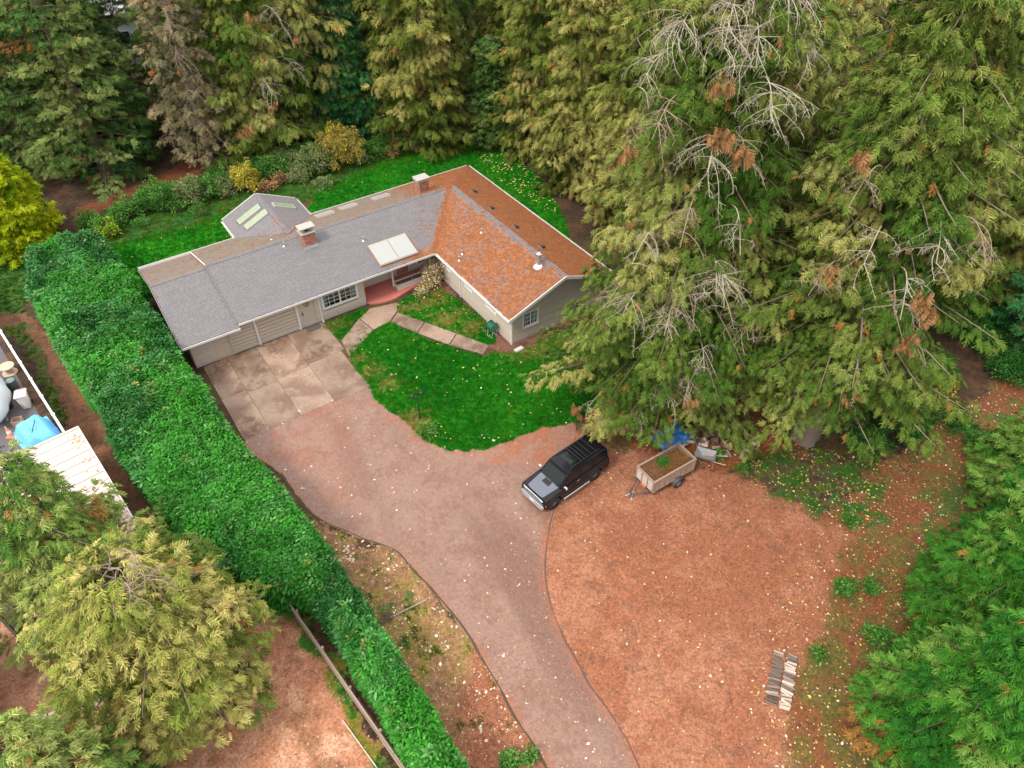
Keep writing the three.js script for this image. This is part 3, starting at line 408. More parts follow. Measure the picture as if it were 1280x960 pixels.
{ // recessed porch and the wing
  wall(-5.2, -OH, -5.2, -2.0, 2.28); const pw = wall(-5.2, -2.0, OH, -2.0, 2.28, [{ a: 3.1, b: 4.05, y0: .14, y1: 2.1 }, { a: 4.75, b: 5.4, y0: .5, y1: 2.0 }]);
  windowUnit(pw, 4.75, 5.4, .5, 2.0, 2, 4, 1, false);
  const d = new THREE.Group(); d.name = 'front_door'; d.position.set(3.575, 0, -.05); pw.add(d); part('door_leaf', rbx(.93, 1.94, .045, .008, 0, 1.11, 0), mat([.3, .12, .07], .5), d); part('casing', [bx(.07, 2, .06, -.5, 1.12, .05), bx(.07, 2, .06, .5, 1.12, .05), bx(1.07, .07, .06, 0, 2.15, .05)], white, d);
  const red = mat([.44, .13, .1], 0.75, { bumpMap: bumpRep(1), bumpScale: .004 });
  const sh = new THREE.Shape(); sh.moveTo(-5.12, 1.96); sh.lineTo(.4, 1.96); sh.lineTo(.4, .45); sh.lineTo(-.6, .4); sh.quadraticCurveTo(-2.4, .1, -2.9, -.1); sh.quadraticCurveTo(-3.8, -.42, -5.0, .22); sh.lineTo(-5.12, .4);
  part('porch_floor', new THREE.ExtrudeGeometry(sh, { depth: .11, bevelSize: .015, bevelThickness: .015, bevelSegments: 2 }).rotateX(-Math.PI / 2).translate(0, .005, 0), red, house);
  part('porch_post', rbx(.1, 2.15, .1, .01, -2.85, 1.2, -1.02), white, house);
  part('planter', [bx(2.6, .34, .06, -1.55, .3, -.42), bx(2.6, .34, .06, -1.55, .3, -.98), bx(.06, .34, .5, -2.82, .3, -.7), bx(.06, .34, .5, -.28, .3, -.7), bx(2.7, .05, .1, -1.55, .49, -.42), bx(2.7, .05, .1, -1.55, .49, -.98)], mat([.5, .43, .36], .8), house);
  part('planter_soil', bx(2.5, .3, .5, -1.55, .3, -.7), mat([.09, .055, .035], .95), house);
  part('soffit', [bx(LA, .03, 1.6, -LA / 2 - .05, HE - .16, -1.2)], mat([.6, .57, .52], .8), house);
  // wing left wall (faces -s): run it from the gable to the porch so that its outside looks to -s
  const lw = wall(OH, -2.0, OH, LB - OH, 2.28, [{ a: 2.4, b: 3.2, y0: 1.3, y1: 1.72 }, { a: 5.1, b: 5.9, y0: 1.3, y1: 1.72 }, { a: 7.6, b: 8.7, y0: 1.3, y1: 1.72 }]);
  for (const [a, b] of [[2.4, 3.2], [5.1, 5.9], [7.6, 8.7]]) windowUnit(lw, a, b, 1.3, 1.72, 2, 1, 1, false);
  part('downspout', [bx(.07, 2.2, .06, 4.45, 1.12, .07), bx(.07, .06, .3, 4.45, 2.2, .22)], white, lw);
  part('corner_board', [bx(.1, 2.3, .1, 0, 1.15, 0)], white, house).position.set(OH, 0, LB - OH);
  const L = 2 * W2 - 2 * OH, gw = wall(OH, LB - OH, OH + L, LB - OH, 2.2, [{ a: .86, b: 1.92, y0: .95, y1: 2.0 }], 1.3);
  windowUnit(gw, .86, 1.92, .95, 2.0, 3, 3, 2);
  wall(2 * W2 - OH, LB - OH, 2 * W2 - OH, -2 * W1 + OH, 2.28); wall(2 * W2 - OH, -2 * W1 + OH, -16.35, -2 * W1 + OH, 2.2); wall(-16.35, -2 * W1 + OH, -16.35, -OH, 2.0);
  wall(-10.1, -2 * W1, -10.1, -11.6, 2.3).rotation.y = Math.PI / 2; wall(-5.3, -11.6, -10.1, -11.6, 2.3, [], 1.1); wall(-5.3, -2 * W1, -5.3, -11.6, 2.3);
}
// ---- on the roof
{
  const on = (k, s, t, dy = 0) => [s, heightOn(planes[k], s, t) + dy, t];
  const chimney = (k, s, t, h, w, d, stone) => { const g = new THREE.Group(); g.name = 'chimney'; const [x, y, z] = on(k, s, t); g.position.set(x, y - .5, z); house.add(g); const r = rng(61); const pal = [.8, 1, 1.25].map(q => mat([.3 * q, .12 * q, .08 * q], .9));
    part('mortar', bx(w - .02, h + .5, d - .02, 0, (h + .5) / 2, 0), mat([.42, .38, .34], .95), g); let c = 0;
    for (let y0 = .3; y0 < h + .45; y0 += .08, c++) { for (const sd of [-1, 1]) { for (let x0 = -w / 2 + (c % 2 ? .1 : 0); x0 < w / 2 - .02; x0 += .2) { const b = Math.min(.19, w / 2 - x0); part('brick', bx(b, .068, .04, x0 + b / 2, y0, sd * (d / 2 - .012)), pal[Math.floor(r() * 3)], g); } for (let z0 = -d / 2 + .03 + (c % 2 ? 0 : .1); z0 < d / 2 - .05; z0 += .2) { const b = Math.min(.19, d / 2 - .03 - z0); part('brick', bx(.04, .068, b, sd * (w / 2 - .012), y0, z0 + b / 2), pal[Math.floor(r() * 3)], g); } } }
    part('flashing', [bx(w + .16, .16, .02, 0, .5 + .05 - (d / 2) * .34, d / 2 + .03), bx(w + .16, .02, .14, 0, .5 - .03 - d / 2 * .3, d / 2 + .09)], galv, g);
    part('cap', rbx(w + .14, .09, d + .14, .015, 0, h + .53, 0), capM, g);
    if (stone) { part('cap_stand', [bx(.1, .3, .1, -w / 2 + .1, h + .72, -d / 2 + .1), bx(.1, .3, .1, w / 2 - .1, h + .72, -d / 2 + .1), bx(.1, .3, .1, -w / 2 + .1, h + .72, d / 2 - .1), bx(.1, .3, .1, w / 2 - .1, h + .72, d / 2 - .1)], capM, g); part('cap_slab', rbx(w + .2, .08, d + .1, .015, 0, h + .9, 0), capM, g); part('flue', cyl(.12, .12, .25, 0, h + .56, 0), darkM, g); }
    else part('cap_slab', rbx(w + .22, .06, d + .2, .012, 0, h + .66, 0), capM, g), part('flue', cyl(.16, .16, .12, 0, h + .55, 0), darkM, g); };
  chimney('mainFront', -7.1, -3.75, .85, .85, .6, true); chimney('mainRear', 2.25, -5.6, .95, .8, .6, false);
  const onSlope = (k, s, t, parent = house) => { const g = new THREE.Group(), p = planes[k]; const [x, y, z] = on(k, s, t, .03); g.position.set(x, y, z); const up = new THREE.Vector3(p.up[0], p.slope, p.up[1]).normalize(), n = new THREE.Vector3(-p.up[0] * p.slope, 1, -p.up[1] * p.slope).normalize(), X = new THREE.Vector3().crossVectors(n, up.clone().negate()); g.quaternion.setFromRotationMatrix(new THREE.Matrix4().makeBasis(X, n, up.clone().negate())); parent.add(g); return g; };
  const big = onSlope('mainFront', -2.5, -1.15); big.scale.set(.95, 1, .9); big.name = 'skylight'; big.userData.label = 'large pale double skylight on the front slope';
  part('curb', [bx(2.9, .16, .06, 0, .06, 1.0), bx(2.9, .16, .06, 0, .06, -1.0), bx(.06, .16, 1.94, -1.42, .06, 0), bx(.06, .16, 1.94, 1.42, .06, 0), bx(.05, .16, 1.94, 0, .06, 0)], mat([.34, .22, .15], .7), big);
  for (const x of [-.72, .72]) part('pane', rbx(1.38, .04, 1.92, .015, x, .145, 0), phys([.3, .3, .28], .35, { clearcoat: .4 }), big);
  const sky = (k, s, t, w, l, c) => { const g = onSlope(k, s, t); g.name = 'skylight'; part('frame', [bx(w, .12, .06, 0, .05, l / 2), bx(w, .12, .06, 0, .05, -l / 2), bx(.06, .12, l - .06, -w / 2 + .03, .05, 0), bx(.06, .12, l - .06, w / 2 - .03, .05, 0)], mat([.36, .34, .3], .6), g); part('pane', bx(w - .1, .03, l - .06, 0, .09, 0), phys(c, .25, { clearcoat: .5 }), g); };
  sky('roomLeft', -8.85, -10.15, .62, 1.75, [.27, .33, .2]); sky('roomLeft', -8.7, -9.1, .62, 1.75, [.27, .33, .2]); sky('roomRight', -6.45, -10.0, .6, 1.5, [.24, .31, .18]);
  for (const [s, t] of [[-2.6, -7.75], [-.1, -7.6], [-4.4, -7.7]]) sky('mainRear', s, t, 1.25, .8, [.42, .4, .35]);
  const vent = (k, s, t, kind) => { const g = onSlope(k, s, t); g.name = 'roof_vent'; if (kind) { part('flashing', rbx(.4, .015, .4, .005, 0, .02, 0), galv, g); part('hood', rbx(.26, .13, .28, .03, 0, .09, 0), mat([.04, .035, .03], .7), g); } else { g.name = 'vent_pipe'; g.quaternion.identity(); part('flashing', cyl(.12, .055, .08, 0, -.02, 0), galv, g); part('pipe', cyl(.045, .045, .2, 0, .05, 0), galv, g); part('cap', cyl(.06, .05, .04, 0, .25, 0), galv, g); } };
  for (const [s, t] of [[5.35, -3.6], [5.0, -.8], [5.0, 2.15], [5.05, 5.05]]) vent('wingRight', s, t, 1);
  vent('wingLeft', 2.9, 1.2); vent('wingLeft', 1.05, 1.75); vent('wingLeft', .62, 2.05); vent('mainFront', -3.85, -2.6); vent('mainFront', -8.6, -4.1);
  const [x, y, z] = on('wingLeft', 3.55, 6.75); const fl = new THREE.Group(); fl.name = 'metal_flue'; fl.position.set(x, y, z); house.add(fl); part('flashing', [cyl(.34, .16, .2, 0, -.06, 0, 16)], mat([.75, .75, .75], .4), fl); part('pipe', cyl(.13, .13, .75, 0, .1, 0, 16), galv, fl); part('cap', [cyl(.2, .2, .1, 0, .82, 0, 16), cyl(.2, .05, .1, 0, .92, 0, 16)], galv, fl);
  vent('mainRear', -8.9, -5.6);
}
{ const g = thing('door_mat', 'dark woven mat on concrete before the wreathed door', 'door mat', ...(() => { const [x, z] = loc(-9.1, -.02); return [x, .045, z]; })(), YAW); part('mat', rbx(.95, .02, .5, .008, 0, .01, 0), mat([.07, .06, .055], .95), g); for (let i = 0; i < 5; i++) part('rib', bx(.9, .008, .03, 0, .024, -.2 + i * .1), mat([.1, .085, .07], .95), g); }
console.log('house done');
// ================================================================ PLANTS
// ---- foliage pieces, shared by all plants
function strip(pos, A, dir, side, len, w, droop) {             // a narrow tapered leaf of two segments
  const m = [A[0] + dir[0] * len * .5, A[1] + dir[1] * len * .5 - droop * len * .14, A[2] + dir[2] * len * .5], t = [A[0] + dir[0] * len, A[1] + dir[1] * len - droop * len * .5, A[2] + dir[2] * len];
  const a = [A[0] - side[0] * w * .3, A[1], A[2] - side[2] * w * .3], b = [A[0] + side[0] * w * .3, A[1], A[2] + side[2] * w * .3], c = [m[0] - side[0] * w * .5, m[1], m[2] - side[2] * w * .5], d = [m[0] + side[0] * w * .5, m[1], m[2] + side[2] * w * .5];
  pos.push(...a, ...b, ...d, ...a, ...d, ...c, ...c, ...d, ...t);
}
function geoOf(pos, soft = 0.55) {                             // flat normals bent upwards, as a thin spray lights up
  const g = new THREE.BufferGeometry(); g.setAttribute('position', new THREE.Float32BufferAttribute(pos, 3)); g.computeVertexNormals(); return g;
}
function spray(seed, n, len, w, droop, spread) {               // a scruffy conifer tuft: axis along +x, thin strands to all sides, each of its own tone
  const r = rng(seed), pos = [], col = [];
  for (let k = 0; k < n; k++) {
    const t = (k + r()) / n, x = len * t * .75, y = -droop * len * t * t * .45, sg = k % 2 ? 1 : -1, an = (.25 + r() * 1.0) * spread * sg * (1 - t * .3), L = len * (.3 + r() * .26) * (1.1 - t * .35);
    const dir = [Math.cos(an) * (.7 + r() * .4), (r() - .42) * 1.0 - droop * t * .5, Math.sin(an)], ro = an + 1.57 + (r() - .5) * .8;
    strip(pos, [x, y + (r() - .5) * .06, (r() - .5) * .08], dir, [Math.cos(ro), 0, Math.sin(ro)], L, w * (.7 + r() * .6), droop * .7 + r() * .5);
    const q = .62 + r() * .72; for (let i = 0; i < 9; i++) col.push(q, q, q * (.85 + r() * .1));
  }
  const g = geoOf(pos); g.setAttribute('color', new THREE.Float32BufferAttribute(col, 3)); return g;
}
const SPRAY = { cedar: [1, 2, 3, 4].map(i => spray(i * 11, 22, .74, .05, .7, 1.05)), fir: [5, 6, 7].map(i => spray(i * 13, 22, .66, .047, .3, 1.25)) };
function leafClump(seed, n, rad, len, w) {
  const r = rng(seed), pos = []; for (let k = 0; k < n; k++) { const a = r() * 6.28, e = (r() - .25) * 2.2, d = [Math.cos(a) * Math.cos(e), Math.sin(e), Math.sin(a) * Math.cos(e)], s = rad * (.2 + r() * .8), A = d.map(v => v * s), b = a + 1.57 + (r() - .5), dir = [d[0] + (r() - .5) * .8, d[1] * .6 + (r() - .5) * .8, d[2] + (r() - .5) * .8]; strip(pos, A, dir, [Math.cos(b), 0, Math.sin(b)], len * (.7 + r() * .6), w * (.7 + r() * .6), .4); } return clumpTone(geoOf(pos));
}
const clumpTone = g => { const n = g.attributes.position.count, c = new Float32Array(n * 3), r = rng(n + 5); for (let i = 0; i < n; i += 9) { const q = .65 + r() * .65; for (let k = i; k < i + 9; k++) c[k * 3] = c[k * 3 + 1] = c[k * 3 + 2] = q; } g.setAttribute('color', new THREE.BufferAttribute(c, 3)); return g; };
const CLUMP = { laurel: [21, 22].map(i => leafClump(i, 16, .16, .17, .085)), small: [23, 24].map(i => leafClump(i, 18, .22, .13, .06)), twig: [25].map(i => leafClump(i, 10, .3, .22, .02)) };
const foliageM = leafMat({ roughness: .95, vertexColors: true }), barkM = mat([.13, .085, .06], .95), barkG = mat([.21, .155, .12], .95), deadM = mat([.39, .34, .25], .95), deadB = mat([.3, .22, .15], .95);
const X3 = new THREE.Vector3(1, 0, 0);
function aim(pos, dir, roll, s, sy = s) { const x = dir.clone().normalize(), up = Math.abs(x.y) > .95 ? new THREE.Vector3(1, 0, 0) : new THREE.Vector3(0, 1, 0), z = new THREE.Vector3().crossVectors(x, up).normalize(), y = new THREE.Vector3().crossVectors(z, x); const c = Math.cos(roll), q = Math.sin(roll), y2 = y.clone().multiplyScalar(c).addScaledVector(z, q), z2 = z.clone().multiplyScalar(c).addScaledVector(y, -q); return new THREE.Matrix4().makeBasis(x.multiplyScalar(s), y2.multiplyScalar(sy), z2.multiplyScalar(s)).setPosition(pos); }
// thin tapered tube through points, added to one position array (three-sided)
function tube(out, pts, r0, r1, sides = 3) {
  const rings = []; for (let i = 0; i < pts.length; i++) { const a = pts[Math.max(0, i - 1)], b = pts[Math.min(pts.length - 1, i + 1)], d = [b[0] - a[0], b[1] - a[1], b[2] - a[2]], L = Math.hypot(...d) || 1; const u = Math.abs(d[1]) / L > .9 ? [1, 0, 0] : [0, 1, 0]; let n = [d[1] * u[2] - d[2] * u[1], d[2] * u[0] - d[0] * u[2], d[0] * u[1] - d[1] * u[0]]; const nl = Math.hypot(...n) || 1; n = n.map(v => v / nl); const m = [(d[1] * n[2] - d[2] * n[1]) / L, (d[2] * n[0] - d[0] * n[2]) / L, (d[0] * n[1] - d[1] * n[0]) / L], R = r0 + (r1 - r0) * i / (pts.length - 1), q = []; for (let k = 0; k < sides; k++) { const t = k / sides * 6.2832, c = Math.cos(t) * R, s = Math.sin(t) * R; q.push([pts[i][0] + n[0] * c + m[0] * s, pts[i][1] + n[1] * c + m[1] * s, pts[i][2] + n[2] * c + m[2] * s]); } rings.push(q); }
  for (let i = 0; i < rings.length - 1; i++) for (let k = 0; k < sides; k++) { const j = (k + 1) % sides, a = rings[i][k], b = rings[i][j], c = rings[i + 1][j], d = rings[i + 1][k]; out.push(...a, ...b, ...c, ...a, ...c, ...d); }
}
function trunkGeo(h, r0, seed, lean = 0, flare = 1.5) { const r = rng(seed), g = new THREE.CylinderGeometry(1, 1, 1, 14, 14, true), p = g.attributes.position, ph = r() * 6; for (let i = 0; i < p.count; i++) { const y = p.getY(i) + .5, a = Math.atan2(p.getZ(i), p.getX(i)), R = (r0 * (1 - .93 * y) + r0 * (flare - 1) * Math.exp(-y * h / 1.1)) * (1 + .1 * Math.sin(a * 4 + ph) * Math.exp(-y * h / 3) + .05 * Math.sin(a * 7 + y * 9)); p.setXYZ(i, Math.cos(a) * R + lean * y * y * h + Math.sin(y * 5 + ph) * .08, y * h, Math.sin(a) * R + Math.cos(y * 4 + ph) * .08); } g.computeVertexNormals(); return g; }

// ---- conifer
function conifer(o) {
  const { x, z, h, R, seed, name = 'cedar_tree', label, group, kind = 'cedar', base = 1, nb = Math.round(h * 9), step = .3, size = 1, cols, droop = .75, tipUp = .25, shape = .75, ymax = 99, bark = barkM, rust = .012, inner = .25, lean = 0, tr = h * .016 } = o;
  const t = thing(name, label, 'tree', x, 0, z, 0, group), r = rng(seed), limbs = [], lists = SPRAY[kind].map(() => []);
  part('trunk', trunkGeo(h, tr, seed + 1, lean), bark, t);
  const rustC = [.3, .12, .04];
  for (let i = 0; i < nb; i++) {
    const f = (i + r()) / nb, y0 = base + (h - base) * Math.pow(f, .92); if (y0 > ymax) continue;
    const az = i * 2.39996 + r() * .7, prof = Math.pow(1 - (y0 - base) / (h - base), shape) * (y0 - base < 2.5 ? .8 + .2 * (y0 - base) / 2.5 : 1), L = Math.max(.5, R * prof * (.68 + r() * .5)) * (.85 + .3 * vnoise(Math.cos(az) * 2 + seed, y0 * .3 + Math.sin(az) * 2));
    const cx = Math.cos(az), cz = Math.sin(az), pts = [], n = 5, dr = droop * (.75 + r() * .5);
    const at = u => [lean * (y0 / h) ** 2 * h + cx * L * u * (1 - .04 * u) + Math.sin(u * 4 + i) * .1, y0 + L * (.12 * u - dr * .42 * u * u + tipUp * .4 * u * u * u * u), cz * L * u * (1 - .04 * u) + Math.cos(u * 4 + i) * .1];
    for (let k = 0; k <= n; k++) pts.push(at(k / n)); tube(limbs, pts, .018 + L * .011, .008);
    const tone = clamp(.5 + (vnoise(cx * 1.6 + seed * 3, y0 * .35 + cz * 1.6) - .5) * 1.5 + (r() - .5) * .35), dead = r() < rust * .4, sp = step * size * .6;
    for (let d = L * inner; d < L; d += sp * (.7 + r() * .6)) {
      const u = d / L, A = at(u), B = at(Math.min(1, u + .05)), fw = new THREE.Vector3(B[0] - A[0], B[1] - A[1], B[2] - A[2]).normalize(), wid = (.48 + .68 * Math.sin(Math.min(1, (1 - u) * 1.5) * 1.57));
      for (const sd of [-1, 1, r() < .5 ? -1 : 1]) {
        const sx = -cz * sd, sz = cx * sd, lat = wid * r(), q = new THREE.Vector3(A[0] + sx * lat, A[1] - lat * .18 - r() * .12 + (r() < .3 ? .1 : 0), A[2] + sz * lat);
        const dir = new THREE.Vector3(fw.x * (.2 + r() * .9) + sx * (r() * 1.1 - .1), fw.y * .6 + .18 - droop * (r() * 1.15), fw.z * (.2 + r() * .9) + sz * (r() * 1.1 - .1));
        const w = clamp(tone + (r() - .5) * .42), k = .86 + r() * .3; let c = w < .5 ? mixc(cols[0], cols[1], w * 2) : mixc(cols[1], cols[2], w * 2 - 1); if (dead || r() < rust) c = mixc(c, rustC, .8);
        lists[Math.floor(r() * lists.length)].push([aim(q, dir, (r() - .5) * 2, size * (.65 + r() * .7)), [c[0] * k, c[1] * k, c[2] * k]]);
      }
    }
  }
  const lg = new THREE.BufferGeometry(); lg.setAttribute('position', new THREE.Float32BufferAttribute(limbs, 3)); lg.computeVertexNormals(); part('limbs', lg, bark, t).userData.kind = 'stuff';
  lists.forEach((l, i) => l.length && instanced('crown', SPRAY[kind][i], foliageM, l, t));
  t.userData.r = undefined; delete t.userData.r; t.spot = [x, z]; return t;
}
// point of a tree's outer face seen at a pixel
function faceOf(t, px, py, rad) { const d = rayOf(px, py), [x, z] = t.spot, a = d[0] ** 2 + d[2] ** 2, b = -2 * (x * d[0] + z * d[2]), c = x * x + z * z - rad * rad, D = b * b - 4 * a * c; const s = D > 0 ? (-b - Math.sqrt(D)) / (2 * a) : -b / (2 * a); return [d[0] * s - x, CAM_H + d[1] * s, d[2] * s - z]; }
function deadBranch(t, px, py, rad, size, seed, m = deadM) {        // a bare, lichen-covered branch reaching out of the crown
  const r = rng(seed), E = faceOf(t, px, py, rad), out = [], A = [E[0] * .62, E[1] + .5 + r() * .7, E[2] * .62], pts = [];
  for (let k = 0; k <= 6; k++) { const u = k / 6; pts.push([A[0] + (E[0] - A[0]) * u, A[1] + (E[1] - A[1]) * (u * u * .6 + u * .4) + Math.sin(u * 3.1) * .5, A[2] + (E[2] - A[2]) * u]); } tube(out, pts, .028, .014, 4);
  const n = Math.round(19 * size); for (let i = 0; i < n; i++) {
    const u = .5 + r() * .52, q = pts[Math.min(6, Math.floor(u * 6))], L = (.7 + r() * 1.5) * size, az = r() * 6.28; let cur = [...q], dx = Math.cos(az), dy = .25 - r() * .7, dz = Math.sin(az); const tw = [cur], cv = (r() - .5) * .9;
    for (let k = 0; k < 6; k++) { const l = L / 6, ca = Math.cos(cv * .6), sa = Math.sin(cv * .6);[dx, dz] = [dx * ca - dz * sa, dx * sa + dz * ca]; dy -= .16 + (r() - .5) * .3; const nn = Math.hypot(dx, dy, dz); cur = [cur[0] + dx / nn * l, cur[1] + dy / nn * l, cur[2] + dz / nn * l]; tw.push(cur); if (k > 0) for (let j = 0; j < 2; j++) { const e = [cur[0] + (r() - .5) * .5 * size, cur[1] - r() * .4 * size, cur[2] + (r() - .5) * .5 * size], mid = [(cur[0] + e[0]) / 2 + (r() - .5) * .12, (cur[1] + e[1]) / 2 + .04, (cur[2] + e[2]) / 2 + (r() - .5) * .12]; tube(out, [cur, mid, e], .0075, .004); } }
    tube(out, tw, .013, .006);
  }
  const g = new THREE.BufferGeometry(); g.setAttribute('position', new THREE.Float32BufferAttribute(out, 3)); g.computeVertexNormals(); const d = part('dead_branch', g, m, t); d.userData.label = 'bare lichen-covered branch'; return d;
}
function rustTuft(t, px, py, rad, n, seed) { const r = rng(seed), E = faceOf(t, px, py, rad), l = []; for (let i = 0; i < n * 2; i++) { const az = r() * 6.28; l.push([aim(new THREE.Vector3(E[0] + (r() - .5) * .6, E[1] + (r() - .5) * .6, E[2] + (r() - .5) * .6), new THREE.Vector3(Math.cos(az) * .5, -.8, Math.sin(az) * .5), r(), .4 + r() * .35), mixc([.36, .18, .08], [.24, .13, .06], r())]); } const m = instanced('browned_spray', SPRAY.cedar[0], foliageM, l, t); m.userData.label = 'rust-brown dead spray of needles'; }

// colour sets: dark, mid, light (linear base colours)
const K = {
  olive: [[.055, .09, .014], [.15, .175, .034], [.3, .27, .085]], cedar: [[.04, .09, .012], [.115, .165, .03], [.28, .265, .085]], gold: [[.06, .11, .02], [.18, .21, .04], [.42, .36, .12]],
  green: [[.014, .085, .01], [.042, .15, .016], [.13, .23, .045]], dark: [[.014, .075, .026], [.035, .13, .04], [.09, .2, .06]], fir: [[.026, .085, .02], [.075, .155, .036], [.19, .23, .07]], lime: [[.12, .21, .005], [.32, .38, .008], [.55, .54, .03]], grey: [[.08, .08, .04], [.19, .16, .09], [.31, .24, .15]], pale: [[.06, .14, .025], [.16, .25, .05], [.32, .35, .11]],
};
const at = (px, py) => { const v = P(px, py); return { x: v.x, z: v.z }; };
// big cedars right of the house
const T1 = conifer({ ...at(826, 506), h: 30, R: 6.7, seed: 101, cols: K.cedar, base: 1.9, nb: 330, ymax: 25, shape: .62, size: .58, step: .28, name: 'cedar_tree', label: 'huge cedar hung with bare lichen-grey branches between trailer and house', tr: .6, droop: .92 });
const T2 = conifer({ ...at(1003, 546), h: 30, R: 6.0, seed: 102, cols: K.cedar, base: 4.6, nb: 310, ymax: 25, shape: .62, size: .58, step: .29, bark: barkG, label: 'tall cedar with flared pale grey trunk beside the mossy yard edge', tr: .52, droop: .92 });
const row = (list, d, label, group) => list.map(([x, z, R, seed, e]) => conifer({ x, z, h: 26 + (seed % 5), R, seed, label, group, ...d, ...e }));
const right = row([[24.8, -39, 5.8, 111, { base: 2 }], [13.6, -37.2, 5.4, 117, { nb: 210 }], [33.5, -41, 5.4, 112, { cols: K.gold, base: 2, label: 'straw-tinted tall cedar across the dark clearing', group: undefined }], [18.5, -42, 5.2, 113, {}], [27.5, -46.5, 5.4, 115, {}], [37.5, -47, 5.4, 116, { cols: K.olive, label: 'olive cedar beyond the straw-tinted cedar', group: undefined }]], { cols: K.cedar, base: 1.2, nb: 190, ymax: 19, size: .7, step: .32 }, 'tall cedar in the dense stand beyond the grey-trunked cedar', 'cedars in the stand right of the house');
const screen = row([[5.2, -54.5, 3.9, 121, {}], [9.0, -48.5, 4.1, 122, {}], [12.6, -45.2, 4.0, 123, {}], [2.2, -60.5, 3.8, 124, {}], [12.5, -53, 4.6, 125, {}], [7.5, -60, 4.4, 126, {}]], { cols: K.olive, base: .5, nb: 210, ymax: 17, size: .78, step: .32, shape: .5, rust: .012 }, 'olive cedar foliaged to the ground along the lawn behind the wing', 'cedar screen behind the wing');
conifer({ x: 32, z: -33.5, h: 17, R: 4.2, seed: 118, cols: K.dark, kind: 'fir', base: .4, nb: 150, ymax: 15, size: .85, step: .3, droop: .5, name: 'fir_tree', label: 'dark fir closing the clearing beside the straw-tinted cedar' });
row([[20, -53, 5, 131, {}], [31, -55, 5, 132, {}], [42, -56, 5, 133, {}], [50, -50, 5, 134, {}]], { cols: K.olive, base: 2, nb: 120, ymax: 17, size: 1.3, step: .4 }, 'tall cedar at the back of the stand, mostly hidden by others', 'back row of the right-hand stand');
// behind the back lawn
const backA = conifer({ ...at(332, 190), h: 29, R: 5.6, seed: 141, cols: K.cedar, base: .8, nb: 230, ymax: 17, size: .85, step: .32, rust: .02, label: 'broad green cedar with rusty sprays behind the yellow shrub' });
const backB = conifer({ ...at(535, 184), h: 28, R: 4.8, seed: 142, cols: K.olive, base: .8, nb: 220, ymax: 17, size: .85, step: .31, rust: .02, label: 'brownish olive cedar behind the bare twiggy shrub' });
conifer({ ...at(616, 180), h: 9, R: 2.7, seed: 143, cols: K.fir, kind: 'fir', base: .3, nb: 120, size: .9, step: .26, droop: .3, name: 'fir_tree', label: 'small dark fir at the corner of the back lawn' });
conifer({ ...at(440, 168), h: 16, R: 3.4, seed: 144, cols: K.dark, kind: 'fir', base: .4, nb: 170, ymax: 15, size: 1, step: .28, droop: .5, name: 'fir_tree', label: 'dark blue-green tree in the gap between two big cedars' });
row([[.5, -66, 4.6, 146, {}], [-9.5, -65, 4.2, 147, {}], [-17.5, -64, 4.4, 148, { cols: K.cedar }], [-28, -64.5, 4.6, 149, { cols: K.fir, kind: 'fir' }]], { cols: K.olive, base: .6, nb: 170, ymax: 15, size: .95, step: .34, shape: .5 }, 'cedar filling the gap between the first trees behind the back lawn', 'gap-filling cedars behind the lawn');
const snag = conifer({ ...at(266, 212), h: 28, R: 3.6, seed: 145, cols: K.grey, kind: 'fir', base: 1.5, nb: 140, ymax: 16, size: .9, step: .4, droop: .9, name: 'fir_tree', bark: barkG, label: 'thin half-dead fir with bare tan trunk beside the dirt track', tr: .3, inner: .3 });
row([[-33.5, -56.5, 5.6, 151, {}], [-39.5, -57.5, 5.8, 152, {}], [-46.5, -60, 5.6, 153, {}], [-35, -61.5, 5, 156, {}], [-36.5, -66, 5.2, 154, {}], [-29.5, -70, 5, 155, {}]], { cols: K.fir, kind: 'fir', base: .5, nb: 200, ymax: 15, size: .9, step: .36, droop: .45, name: 'fir_tree', shape: .5 }, 'dark green fir in the stand left of the dirt track', 'firs left of the track');
const deepFir = { label: 'dark green conifer in the deep forest row behind the front trees', group: 'dark conifers of the deep row' };
row([[-22.5, -69, 5.2, 161, { cols: K.cedar }], [-14, -69, 5, 162, {}], [-5.5, -69.5, 5, 163, { cols: K.fir, ...deepFir }], [1.5, -70, 5, 164, {}], [9, -70, 5, 165, {}], [18, -66, 5, 166, {}], [-53, -67, 5, 167, { cols: K.fir, ...deepFir }], [-45, -73, 5, 168, { cols: K.fir, ...deepFir }], [-17.5, -78, 5, 169, {}], [-2, -79, 5, 170, {}], [-34, -79, 5, 171, { cols: K.fir, ...deepFir }]], { cols: K.olive, base: 1, nb: 115, ymax: 15, size: 1.2, step: .42, shape: .5 }, 'olive conifer in the deep forest row behind the front trees', 'forest row behind the house');
// near left and near right
const L1 = conifer({ x: -12.9, z: -13.2, h: 9.4, R: 4.6, seed: 181, cols: K.gold, kind: 'cedar', base: 1.8, nb: 92, size: .56, step: .25, droop: .5, shape: .38, inner: .3, rust: .01, label: 'young cedar with straw-coloured tips beside the old rail fence', bark: barkG });
conifer({ x: -18.6, z: -17.2, h: 10, R: 4.4, seed: 182, cols: K.pale, base: 1, nb: 90, size: .56, step: .25, droop: .6, inner: .35, label: 'green cedar overhanging the pale metal shed roof', bark: barkG });
conifer({ x: -14.3, z: -8.0, h: 9, R: 3.6, seed: 183, cols: K.pale, base: .8, nb: 105, size: .56, step: .24, droop: .6, label: 'pale green cedar below the stone edging on the needle-covered ground' });
conifer({ x: -22.5, z: -12.0, h: 9.5, R: 3.4, seed: 184, cols: K.pale, base: 1, nb: 95, size: .56, step: .26, droop: .6, label: 'pale green cedar between shed and stone edging' });
